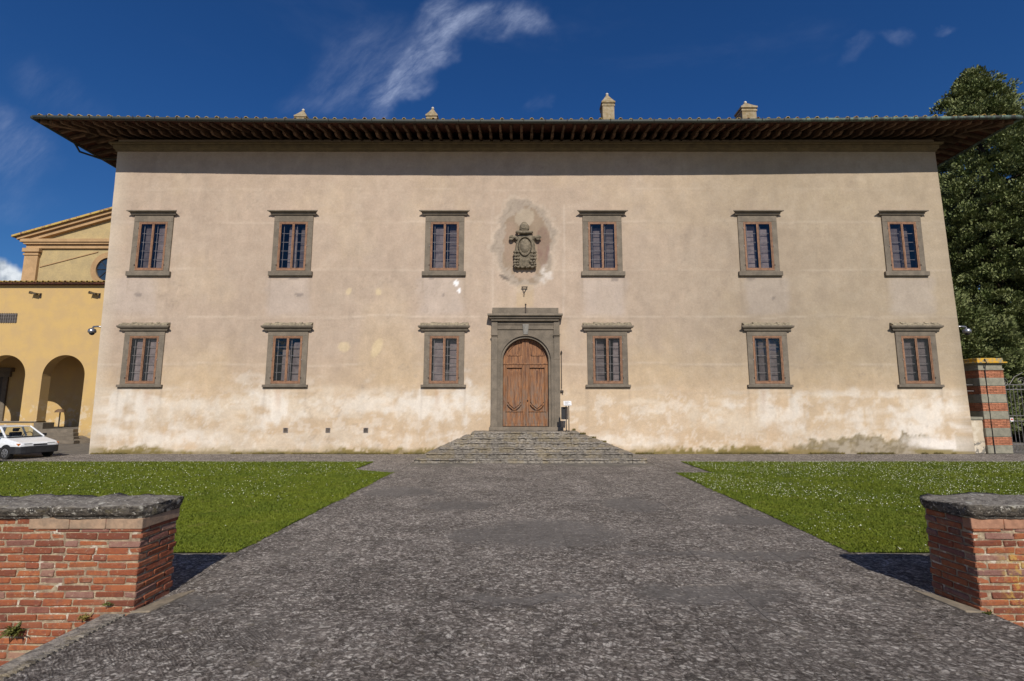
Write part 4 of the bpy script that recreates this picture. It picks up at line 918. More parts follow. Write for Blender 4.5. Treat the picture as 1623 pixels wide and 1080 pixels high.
for sx in (-1, 1):
    m_ = MB(); b_ = q(832+sx*21, 378); s0 = q(832+sx*12, 378)
    m_.tube([(s0[0], -.10, s0[1]-.05), (s0[0]+sx*.1, -.14, s0[1]+.04), (b_[0], -.13, b_[1]+.02)], [.09, .075, .08], 8)
    m_.tube([(b_[0]+.11*math.cos(t)*(1-t/14), -.16, b_[1]+.11*math.sin(t)*(1-t/14)) for t in np.linspace(0, 9, 22)], .045, 6); m_.build('scroll', M_arms, arm)
    m_ = MB()
    for py, rr in ((401, .10), (406, .11), (411, .11), (416, .10), (420, .09)):
        for dx in (-.07, .06): c0 = q(832+sx*13, py); m_.sphere((c0[0]+dx+random.uniform(-.03, .03), -.20, c0[1]), rr*.8, .1, rr*.75, 8, 6, .1)
    m_.build('garland', M_arms, arm)
m_ = MB()
for k in range(9): c0 = q(817+k*3.8, 423+1.2*(k % 2)); m_.sphere((c0[0], -.14, c0[1]), .085, .12, .07, 8, 6, .1)
m_.build('scrolled_foot', M_arms, arm)
X, Z = F(831, 462, Y0)
m_ = MB(); m_.tube([(X-.13, Y0-.09, Z+.18), (X+.15, Y0-.09, Z+.18)], .026, 6); m_.tube([(X-.10, Y0-.09, Z+.18), (X-.01, Y0-.05, Z-.08)], .012, 5); m_.tube([(X+.12, Y0-.09, Z+.18), (X-.01, Y0-.05, Z-.08)], .012, 5); m_.tube([(X-.01, Y0-.02, Z-.08), (X-.01, Y0-.08, Z-.2)], .02, 6)
for dx in (-.1, .12): m_.tube([(X+dx, Y0-.09, Z+.18), (X+dx, Y0+.02, Z+.18)], .012, 5)
tag(m_.build('iron_bracket', M_iron), 'small black iron triangle bracket on the wall between the carved arms and the door', 'bracket')
# rod beside the door
x0, z0_ = F(890, 620, Y0); x1, z1_ = F(889.5, 556, Y0)
m_ = MB(); m_.tube([(x1, Y0-.06, z1_), (x0, Y0-.06, z0_+.1)], .014, 6); m_.sphere((x1, Y0-.06, z1_-.1), .04, .05, .08, 8, 6); m_.box(x0-.07, x0+.08, Y0-.08, Y0, z0_-.05, z0_+.03); m_.sphere((x0+.05, Y0-.1, z0_-.06), .03, .03, .03, 8, 6)
for z in (z1_-.1, z0_+.5, z0_+.05): m_.tube([(x0, Y0-.06, z), (x0, Y0+.02, z)], .012, 5)
tag(m_.build('bell_pull', M_iron), 'thin dark iron bell pull rod on the wall right of the door', 'bell pull')
# information stand
bx, _ = F(900, 640, YS+2.2); ist = thing('information_stand', 'small information stand with a white sheet and a dark board right of the door', 'sign', (bx, Y0-1.1, ZL))
for dx in (-.055, .055): m_ = MB(); m_.box(dx-.018, dx+.018, -.018, .018, 0, 1.08); m_.build('post', M_iron, ist)
T = Matrix.Translation((0, -.05, 1.17)) @ Matrix.Rotation(R(50), 4, 'X'); m_ = MB(); m_.box(-.165, .165, -.12, .12, -.01, .01, T); m_.build('sheet_board', M_white, ist, bevel=.004)
T = Matrix.Translation((0, -.058, 1.176)) @ Matrix.Rotation(R(50), 4, 'X'); m_ = MB()
for k in range(5): m_.box(-.12, .12-.05*(k % 3), -.085+k*.038, -.076+k*.038, .004, .0075, T)
m_.build('printed_line', M_lead, ist)
m_ = MB(); m_.box(-.26, .02, .05, .07, .50, 1.02); m_.build('dark_board', M_black, ist, bevel=.005)
# security cameras
def seccam(X, Y, Z, sx, label):
    t = thing('security_camera', label, 'security camera', (X, Y, Z), 0, 'dome cameras on the palace corners')
    m_ = MB(); m_.box(-sx*.02 if sx > 0 else 0, .02 if sx < 0 else .0, -.06, .06, -.1, .1) if False else m_.box(-.02, .02, -.07, .07, -.11, .11); m_.build('wall_plate', M_metal, t, bevel=.008)
    m_ = MB(); m_.tube([(0, 0, .03), (sx*.22, 0, .05), (sx*.40, 0, .04), (sx*.44, 0, -.05)], .04, 8); m_.build('arm', M_metal, t, smooth=True)
    m_ = MB(); m_.lathe((sx*.45, 0, -.26), [(.10, 0), (.15, .03), (.16, .10), (.13, .19), (.05, .23)], 16); m_.build('housing', M_metal, t, smooth=True)
    m_ = MB(); m_.sphere((sx*.45, 0, -.25), .105, .105, .10, 14, 8); m_.build('dome', M_black, t, smooth=True)
X, Z = F(163, 519, Y0); seccam(edge(Z)[0]+.0, Y0-.02+.10, Z, -1, 'silver dome security camera on the left corner of the palace')
X, Z = F(1515, 519, Y0); seccam(edge(Z)[1], Y0+.1, Z, 1, 'silver dome security camera on the right corner of the palace')
# ------------------------------------------------------------------ parapet walls
def rough_strip(name, xa, xb, ya, yb, za, zb, m, parent, seed, nose=.03):   # lumpy coping stone
    nxs = max(6, int((xb-xa)/.03)); prof = []
    W_ = yb-ya; T_ = zb-za
    for k in range(7): a = PI/2*k/6; prof.append((ya+T_*.6*(1-math.sin(a))*.8, za+.02+ (T_-.02)*(1-math.cos(a))**.8))
    prof = [(ya+.05, za)]+prof
    nt_ = 8; top = [(prof[-1][0]+(W_-2*(prof[-1][0]-ya))*k/nt_, zb) for k in range(1, nt_)]
    back = [(yb-(p[0]-ya), p[1]) for p in reversed(prof)]
    P = prof+top+back; n_ = len(P); V = []
    for i in range(nxs+1):
        x = xa+(xb-xa)*i/nxs; e_ = min(i, nxs-i); sh = 1-.16*max(0, 1-e_/3.0)**1.5
        for (y, z) in P:
            V.append([x, (y-(ya+yb)/2)*sh+(ya+yb)/2, za+(z-za)*sh])
    V = np.array(V); d1 = (fbm(V[:, 0]*6+V[:, 2]*9, V[:, 1]*6, 1.2, 5, seed, .6)-.5)*.06; d2 = (fbm(V[:, 0]*3, V[:, 1]*3, 1, 3, seed+1)-.5)*.05
    up = (V[:, 2]-za)/T_; V[:, 2] += (d1+d2)*up; V[:, 1] += np.sign(V[:, 1]-(ya+yb)/2)*d1*.7
    e0 = (fbm(V[:, 1]*8, V[:, 2]*8, 1, 4, seed+5)-.5)*.05
    V[:n_, 0] += e0[:n_]; V[-n_:, 0] += e0[-n_:]
    mb = MB(); mb.v = V.tolist()
    for i in range(nxs):
        for k in range(n_): mb.f.append((i*n_+k, (i+1)*n_+k, (i+1)*n_+(k+1) % n_, i*n_+(k+1) % n_))
    mb.f.append(tuple(range(n_))); mb.f.append(tuple(reversed(range(nxs*n_, (nxs+1)*n_))))
    return mb.build(name, m, parent, smooth=True)
BH, GAP = .0575, .0150; CP = BH+GAP
bm_ = {}
for nm, L in (('s', .30), ('h', .145), ('m', .24), ('w', .335)):
    bm_[nm] = []
    for v_ in range(6):
        o = cbox(L-.010, .12, BH+random.uniform(-.003, .003), random.uniform(.006, .011), .0055).build('brick', M_brick); bm_[nm].append((L, o.data)); bpy.data.objects.remove(o)
def put_brick(parent, Ld, x, y, z, rz):
    o = bpy.data.objects.new('brick', Ld[1]); col.objects.link(o); o.parent = parent; o.location = (x, y, z); o.rotation_euler = (random.uniform(-.012, .012), random.uniform(-.012, .012), rz+random.uniform(-.012, .012)); return o
def brick_wall(side, label):
    # side -1: left wall, its end face towards the path at the right
    if side < 0: xf, yf = G(212, 972); xb, yb = G(272, 938)
    else: xf, yf = G(1556, 972); xb, yb = G(1480, 941)
    yf = YW; yb = YW+.57
    xb = xf+(-.01 if side < 0 else -.04)
    far = xf+side*2.6
    ztop = F(228, 822, yf)[1]; t = thing('brick_wall', label, 'wall', (xf, yf, 0))
    zlow = -.55
    m_ = MB(); ins = .011
    A = [(xf+side*(ins+.004), yf+ins), (xb+side*(ins+.006), yb-ins), (far, yb-ins), (far, yf+ins)]
    m_.prism([(a-xf, b-yf) for a, b in A], lambda x, y: (x, y, zlow-.2), lambda x, y: (x, y, ztop)); m_.build('mortar', M_mortar, t)
    nC = int((ztop-zlow)/CP); cnt = 0
    for c in range(nC):
        z = ztop-(c+1)*CP+GAP*.5
        if c == 0 and side < 0: pass
        corner_front = c % 2 == 1      # quoins alternate between the two faces
        run = .002 if corner_front else .125; firstb = True
        while run < (2.1 if side < 0 else 1.5) and cnt < 285:
            k = random.choice(['s', 'w']) if firstb else random.choice(['s', 's', 's', 'w', 'm', 'h', 'h'])
            Ld = random.choice(bm_[k]); cx = run+Ld[0]/2
            put_brick(t, Ld, side*cx, .06+random.uniform(-.005, .007), z+random.uniform(-.004, .004), 0); cnt += 1
            run += Ld[0]+random.uniform(.0, .009); firstb = False
        if z > -.1:
            L_ = yb-yf; run = .125 if corner_front else .002; ang_ = math.atan2(yb-yf, xb-xf)
            seq = ['s', 'h'] if corner_front else random.choice([['s', 'm'], ['m', 's'], ['h', 'h', 'm']])
            for k in seq:
                Ld = random.choice(bm_[k]); cy = run+Ld[0]/2
                put_brick(t, Ld, (xb-xf)*(cy/L_)+side*.062+random.uniform(-.003, .003), cy, z+random.uniform(-.003, .003), ang_); cnt += 1; run += Ld[0]+random.uniform(.002, .008)
    # pinkish stone band under the coping of the left wall
    m_ = MB(); bz0, bz1 = ztop-.105, ztop+.002
    if side < 0:
        L0 = F(47, 830, yf)[0]-xf
        for a, b in ((L0, L0+.42), (L0+.425, L0+.80), (L0+.805, .008)):
            s_ = MB(); s_.box(a, b, -.012, .1, bz0, bz1); s_.build('band_stone', M_band, t, bevel=.008)
        s_ = MB(); s_.prism([(.008, -.010), ((xb-xf)+.01, yb-yf), ((xb-xf)-.1, yb-yf), (-.1, .1)], lambda x, y: (x, y, bz0+.002), lambda x, y: (x, y, bz1)); s_.build('band_stone', M_band, t, bevel=.008)
    else:
        for a, b in ((-.008, .33), (.335, .7), (.705, 1.1)):
            s_ = MB(); s_.box(a, b, -.010, .1, bz0, bz1); s_.build('band_stone', simple('salmon band brick', (.42, .22, .14), None, 9, .9, .6, 40), t, bevel=.008)
    # coping stones
    zc = ztop+.0; zct = F(228, 795, yf+.2)[1]
    yA, yB = -.07, (yb-yf)+.09
    xe0 = (xb-xf)+side*-.06 if side < 0 else (xb-xf)-.07
    xin = max(0, xb-xf)+.015 if side < 0 else min(0, xb-xf)-.01
    segs = [(xin, xin+side*.98), (xin+side*.985, xin+side*1.9), (xin+side*1.905, xin+side*2.75)] if side < 0 else [(xin, xin+1.25), (xin+1.255, xin+2.7)]
    for i, (a, b) in enumerate(segs):
        a, b = min(a, b), max(a, b); rough_strip('coping_stone', a, b, yA, yB, zc, zct-(.012 if i else 0), M_coping, t, 50+i+side)
    return t
bwl = brick_wall(-1, 'old red brick parapet wall with grey coping at the lower left of the path')
bwr = brick_wall(1, 'old red brick parapet wall with yellow lichen at the lower right of the path')
# kerb with ribbed edge at the left, plain stone at the feet of the walls
kb = thing('kerb', 'grey stone drain kerb with a ribbed edge below the left brick wall', 'kerb', (XL-.09, YW, 0))
m_ = MB(); m_.box(-.16, .0, -3.5, -.03, -.25, .012); m_.build('kerb_stone', M_step, kb, bevel=.015)
tm = MB(); tm.box(.004, .078, -.012, .012, -.03, .018); tmo = tm.build('rib', M_step, kb)
for i in range(70): inst(tmo, kb, (0, -.08-i*.05, 0))
bpy.data.objects.remove(tmo)
m_ = MB(); m_.box(.0, .08, -3.5, -.05, -.06, -.02); m_.build('drain_slot', M_black, kb)
for side, x0, lab in ((-1, G(212, 972)[0], 'pale foot stone along the end of the left brick wall'), (1, G(1556, 972)[0], 'pale foot stone along the end of the right brick wall')):
    m_ = MB(); m_.prism([(x0+side*.03, YW-.02), (x0+side*.03-side*.13, YW+.45), (x0-side*.24, YW+.6), (x0-side*.16, YW+.0)], lambda x, y: (x, y, -.02), lambda x, y: (x, y, .022))
    tag(m_.build('foot_stone', simple('pale foot stone', (.27, .22, .16), (.19, .16, .12), 8, .9, .5, 40), bevel=.01), lab, 'kerb stone')
# ------------------------------------------------------------------ lawns
def lawn(name, poly, flowers, seedn, nb=330000):
    P = np.array(poly); mb = MB(); rsx = np.random.RandomState(seedn)
    mb.quad(*[(x, y, .012) for x, y in poly]); base = struct(mb.build('lawn', M_lawnbase))
    x0, x1 = P[:, 0].min(), P[:, 0].max(); y0, y1 = P[:, 1].min(), P[:, 1].max()
    def inside(x, y):
        r = np.zeros(len(x), bool); j = len(P)-1
        for i in range(len(P)):
            c = ((P[i, 1] > y) != (P[j, 1] > y)) & (x < (P[j, 0]-P[i, 0])*(y-P[i, 1])/(P[j, 1]-P[i, 1]+1e-12)+P[i, 0]); r ^= c; j = i
        return r
    def pts(n, pw):
        u_ = rsx.rand(n); 
        y = 1/(1/y0+(1/y1-1/y0)*u_) if pw else y0+(y1-y0)*u_
        x = rsx.rand(n)*(x1-x0)+x0; k = inside(x, y) & (np.abs(x) < y*1.12+1.5); return x[k], y[k]
    x, y = pts(nb*2, True); x, y = x[:nb], y[:nb]; n = len(x); ex = fbm(x, y, 2.5, 4, seedn+9); x = x+(ex-.45)*.30*rsx.rand(n)*np.where(np.abs(x) < 6, 1, .4); y = y+(ex-.5)*.12*rsx.rand(n)
    h = rsx.uniform(.014, .034, n)*(.7+.6*fbm(x, y, .9, 4, seedn)); a = rsx.rand(n)*2*PI; wd = rsx.uniform(.004, .008, n)*(1+y/14); lx, ly = rsx.normal(0, .018, n), rsx.normal(0, .018, n)
    V = np.zeros((n, 3, 3)); z = .010
    V[:, 0] = np.stack([x-np.cos(a)*wd, y-np.sin(a)*wd, np.full(n, z)], 1); V[:, 1] = np.stack([x+np.cos(a)*wd, y+np.sin(a)*wd, np.full(n, z)], 1); V[:, 2] = np.stack([x+lx, y+ly, z+h], 1)
    go = fastmesh('grass', V.reshape(-1, 3), 3, M_grass, kind='stuff')
    x, y = pts(flowers*6, False); dens = fbm(x, y, .55, 4, seedn+3); far = (y-y0)/(y1-y0)
    k = rsx.rand(len(x)) < sst(.40, .62, dens+(far-.45)*.45)*.9+.05; x, y = x[k][:flowers], y[k][:flowers]; n = len(x)
    r = rsx.uniform(.005, .0105, n); z = rsx.uniform(.035, .05, n); V = np.zeros((n, 6, 3)); tx, ty = rsx.normal(0, .35, n), rsx.normal(-.25, .3, n)
    for q_ in range(6):
        t = q_*PI/3; dx, dy = np.cos(t)*r, np.sin(t)*r; V[:, q_] = np.stack([x+dx, y+dy, z+dx*tx-dy*ty], 1)
    fastmesh('daisies', V.reshape(-1, 3), 6, M_daisy, kind='stuff')
lx0 = -42; gxa, gya = G(562, 745); gyb = gya-.0
nYb = YF1-.02; nYa = YF0
notY = G(620, 750)[1]; notYr = G(1100, 750)[1]
stuff(slab_sheet('path_edge_pavement', -4.4, XL-.004, YW+.6, notY+.1, .5, .9, M_pave))
lawn('left', [(-26, nYa), (G(372, 878)[0], nYa), (G(622, 750)[0], notY), (gxa-.02, gya-.02), (gxa-.02, nYb), (-26, nYb)], 2700, 5)
gxr = G(1128, 750)[0]
stuff(slab_sheet('path_edge_pavement', XR+.004, 5.1, YW+.6, notYr+.1, .4, .9, M_pave))
lawn('right', [(G(1349, 877)[0], nYa), (30, nYa), (30, nYb), (gxr+.02, nYb), (gxr+.02, notYr), (G(1070, 750)[0], notYr)], 7500, 6)
# ------------------------------------------------------------------ church and portico at the left
ch = thing('church', 'yellow church with an arched portico and a pediment at the left edge', 'church')
YC = 29.0; YC2 = 34.0; YI = YC+3.4
def fx(px, Y=YC, py=600): return F(px, py, Y)[0]
zr = F(80, 452, YC)[1]; a1x0, a1x1 = fx(61, py=640), fx(129, py=640); r1 = (a1x1-a1x0)/2; c1 = (a1x0+a1x1)/2; zs1 = F(95, 563, YC)[1]-r1
zpar = F(60, 668, YC)[1]; zfl = F(100, 680, YC)[1]
pier = fx(61, py=640)-fx(34, py=640)
span = r1*2+pier
xright = -17.5
mb = MB(); edges = []
for k in range(-3, 2):
    cx = c1+k*span; a, b = cx-span/2, cx+span/2
    if k == 1: b = xright
    if k < 0: arch_wall(mb, a, b, zpar, zr, cx, r1, zs1, YC, YC+.55)
    else: arch_wall(mb, a, b, 0, zr, cx, r1, zs1, YC, YC+.55)
pw = mb.build('portico_wall', M_yellow, ch)
m_ = MB(); m_.box(c1-3.5*span, c1-span/2, YC+.001, YC+.549, 0, zpar-.001); m_.build('parapet', M_yellow, ch)
m_ = MB(); m_.box(c1-3.5*span, a1x0+.0, YC-.05, YC+.62, zpar-.07, zpar); m_.build('parapet_coping', M_serena, ch, bevel=.01)
m_ = MB(); m_.box(a1x0-.02, a1x0+.52, YC-.12, YC+.60, .0, zpar-.075); m_.build('pier_base', M_serena, ch, bevel=.02)
m_ = MB(); m_.quad((c1-3.5*span, YI, 0), (xright, YI, 0), (xright, YI, zr), (c1-3.5*span, YI, zr)); m_.quad((c1-3.5*span, YC+.5, zs1+r1+.6), (xright, YC+.5, zs1+r1+.6), (xright, YI, zs1+r1+.6), (c1-3.5*span, YI, zs1+r1+.6)); m_.quad((xright, YC, 0), (xright, YI, 0), (xright, YI, zr), (xright, YC, zr))
m_.build('inner_wall', M_yellow, ch)
m_ = MB(); m_.box(c1-3.5*span, xright, YC+.02, YI, 0, zfl-.002); m_.build('portico_floor', M_yard, ch)
for i in range(4):
    m_ = MB(); z1_ = zfl*(4-i)/4; m_.box(a1x0+.55, a1x1+.35*i+.0, YC-.35*(i+1)+.01, YC-.35*i+.012, 0, z1_-.003*i); m_.build('step', M_serena, ch, bevel=.015)
m_ = MB(); m_.prism([(a1x1+.3, 0), (a1x1+1.3, 0), (a1x1+.3, zfl*.5)], lambda x, z: (x, YC-1.0, z), lambda x, z: (x, YC-.02, z)); m_.build('sloping_stone', M_serena, ch)
# door inside the left arch
xd = fx(4, YI); zd = F(4, 590, YI)[1]
m_ = MB(); m_.box(xd-1.3, xd+.75, YI-.28, YI-.001, zd, zd+.28); m_.box(xd-1.2, xd+.6, YI-.16, YI-.002, zd-.32, zd); m_.box(xd+.15, xd+.45, YI-.12, YI-.003, zfl, zd-.32); m_.box(xd-1.1, xd-.8, YI-.12, YI-.003, zfl, zd-.32); m_.build('door_surround', M_serena, ch, bevel=.02)
m_ = MB(); m_.box(xd-.8, xd+.15, YI-.05, YI-.004, zfl, zd-.32); m_.build('door', M_dark, ch)
# grilled window
wx0, wz0 = F(-18, 512, YC-.01); wx1, wz1 = F(28, 497, YC-.01)
m_ = MB(); m_.box(wx0, wx1, YC-.012, YC+.02, wz0, wz1); gw = m_.build('window', M_dark, ch)
for i in range(12): m_ = MB(); x = wx0+(wx1-wx0)*(i+.5)/12; m_.box(x-.012, x+.012, YC-.05, YC-.028, wz0-.02, wz1+.02); m_.build('grille_bar', M_lead, gw)
for i in range(3): m_ = MB(); z = wz0+(wz1-wz0)*(i+.5)/3; m_.box(wx0-.02, wx1+.02, YC-.055, YC-.052, z-.012, z+.012); m_.build('grille_bar', M_lead, gw)
# portico roof
m_ = MB(); m_.prism([(YC-.25, zr), (YC-.25, zr+.10), (YC2+.2, zr+.75), (YC2+.2, zr+.6), (YC, zr-.0)], lambda y, z: (c1-3.5*span, y, z), lambda y, z: (xright, y, z)); pr_ = m_.build('portico_roof', M_soffit, ch)
m_ = MB()
x = c1-3.0*span
while x < xright:
    t_ = halftile(.10, .08, .5, n=5); b0 = len(m_.v); m_.v += [(v_[0]+x, YC-.33+v_[1], zr+.11+v_[2]+v_[1]*.12) for v_ in t_.v]; m_.f += [tuple(b0+k for k in f_) for f_ in t_.f]; x += .33
stuff(m_.build('roof_tile_row', M_tile, pr_))
# gable front
zcor0, zcor1 = F(100, 395, YC2)[1], F(100, 381, YC2)[1]
gxl = F(41, 420, YC2)[0]; pxw = F(62, 420, YC2)[0]; gcx = F(205, 420, YC2)[0]; gxr_ = 2*gcx-gxl
ax, az = F(28, 375, YC2-.35); bx_, bz = F(178, 333, YC2-.35); sl_ = (bz-az)/(bx_-ax); zap = az+(gcx-ax)*sl_
m_ = MB(); m_.prism([(gxl+.05, 0), (gxr_-.05, 0), (gxr_-.05, zcor1), (gcx, zap-.3), (gxl+.05, zcor1)], lambda x, z: (x, YC2, z), lambda x, z: (x, YC2+.5, z)); m_.build('gable_wall', M_ochreg, ch)
m_ = MB(); m_.box(gxl-.02, pxw, YC2-.18, YC2-.002, 0, F(50, 400, YC2)[1]); m_.box(gxl-.14, pxw+.12, YC2-.28, YC2-.001, F(50, 401, YC2)[1], F(50, 395, YC2)[1]); m_.box(gxl-.08, pxw+.06, YC2-.24, YC2-.003, F(50, 406, YC2)[1], F(50, 403, YC2)[1]); m_.build('pilaster', M_peach, ch, bevel=.015)
m_ = MB(); m_.box(gxl-.02, gxr_, YC2-.14, YC2-.004, zcor0+.0, zcor0+.28); m_.box(gxl-.12, gxr_, YC2-.28, YC2-.005, zcor0+.28, zcor0+.42); m_.box(gxl-.3, gxr_, YC2-.36, YC2-.006, zcor0+.42, zcor1); m_.build('cornice', M_peach, ch, bevel=.015)
def rake(name, o0, o1, ya, yb, m, dl=0):
    m_ = MB()
    for sx in (-1, 1):
        X0 = ax-dl if sx < 0 else 2*gcx-ax+dl; Z0 = az-dl*sl_
        m_.prism([(X0, Z0+o0), (gcx, zap+o0), (gcx, zap+o1), (X0, Z0+o1)], lambda x, z: (x, ya, z), lambda x, z: (x, yb, z))
    return m_.build(name, m, ch)
rake('raking_cornice', -.24, -.02, YC2-.40, YC2+.3, M_peach); rake('raking_cornice', -.52, -.24, YC2-.24, YC2+.3, M_peach, -.5)
rf = rake('roof', -.02, .12, YC2-.55, YC2+14, M_tile, .25)
x0, z0_ = F(62, 424, YC2-.05); x1, z1_ = F(155, 400, YC2-.05); m_ = MB(); m_.prism([(x0, z0_), (x1, z1_), (x1, z1_+.06), (x0, z0_+.06)], lambda x, z: (x, YC2-.05, z), lambda x, z: (x, YC2+.01, z)); m_.build('roof_scar', M_peach, ch)
rx, rz = F(171, 427, YC2-.1); m_ = MB(); rr = .85
for (ra, rb_, ya) in ((rr, rr+.22, -.12), (rr+.22, rr+.42, -.07)):
    for k in range(28):
        t0, t1 = 2*PI*k/28, 2*PI*(k+1)/28
        p = lambda r_, t: (rx+r_*math.cos(t), rz+r_*math.sin(t))
        A, B, C_, D = p(ra, t0), p(ra, t1), p(rb_, t1), p(rb_, t0); m_.quad(*[(q_[0], YC2+ya, q_[1]) for q_ in (A, B, C_, D)]); m_.quad((A[0], YC2+ya, A[1]), (B[0], YC2+ya, B[1]), (B[0], YC2, B[1]), (A[0], YC2, A[1])); m_.quad((D[0], YC2+ya, D[1]), (C_[0], YC2+ya, C_[1]), (C_[0], YC2, C_[1]), (D[0], YC2, D[1]))
rw = m_.build('round_window', M_peach, ch); m_ = MB(); m_.lathe((rx, YC2-.01, rz), [(rr, 0), (rr, .012)], 28, 'Y'); m_.build('pane', simple('dim blue glass', (.03, .05, .08), None, 3, .08, 0, spec=.8), rw)
for k in range(4): m_ = MB(); t = PI*k/4; m_.tube([(rx-rr*math.cos(t), YC2-.045, rz-rr*math.sin(t)), (rx+rr*math.cos(t), YC2-.045, rz+rr*math.sin(t))], .022, 5); m_.build('glazing_bar', M_iron, rw)
# floodlights on the portico
for (px, lab) in ((57, 'small floodlight on the yellow portico wall, nearer the left edge'), (151, 'small floodlight on the yellow portico wall, nearer the palace')):
    X, Z = F(px, 466, YC-.2); t = thing('floodlight', lab, 'floodlight', (X, YC, Z), 0, 'floodlights above the portico arches')
    m_ = MB(); m_.tube([(.10, .02, .0), (.10, -.18, .02)], .03, 6); m_.box(.05, .16, -.03, -.002, -.22, .08); m_.build('bracket', M_iron, t)
    T = Matrix.Translation((-.06, -.2, .02)) @ Matrix.Rotation(R(12), 4, 'Y'); m_ = MB(); m_.box(-.24, .14, -.09, .09, -.055, .055, T); m_.box(-.28, -.24, -.11, .11, -.08, .08, T); m_.build('lamp_head', simple('bronze lamp housing', (.10, .075, .045), None, 8, .5, .1), t, bevel=.01)
# standing umbrella-shaped lamp / table in the portico
X = F(97, 660, YC+1.5)[0]; t = thing('standing_lamp', 'slender standing lamp with a flat shade inside the right portico arch', 'lamp', (X, YC+1.4, zfl))
m_ = MB(); m_.lathe((0, 0, 0), [(.2, 0), (.2, .03), (.03, .06)], 14); m_.build('base', M_iron, t)
m_ = MB(); m_.tube([(0, 0, .03), (0, 0, .98)], .035, 8); m_.build('pole', M_iron, t)
m_ = MB(); m_.lathe((0, 0, .93), [(.27, 0), (.22, .12), (.12, .2), (.1, .2)], 16); m_.build('shade', simple('brown lamp shade', (.16, .10, .06), None, 5, .7, .1), t)
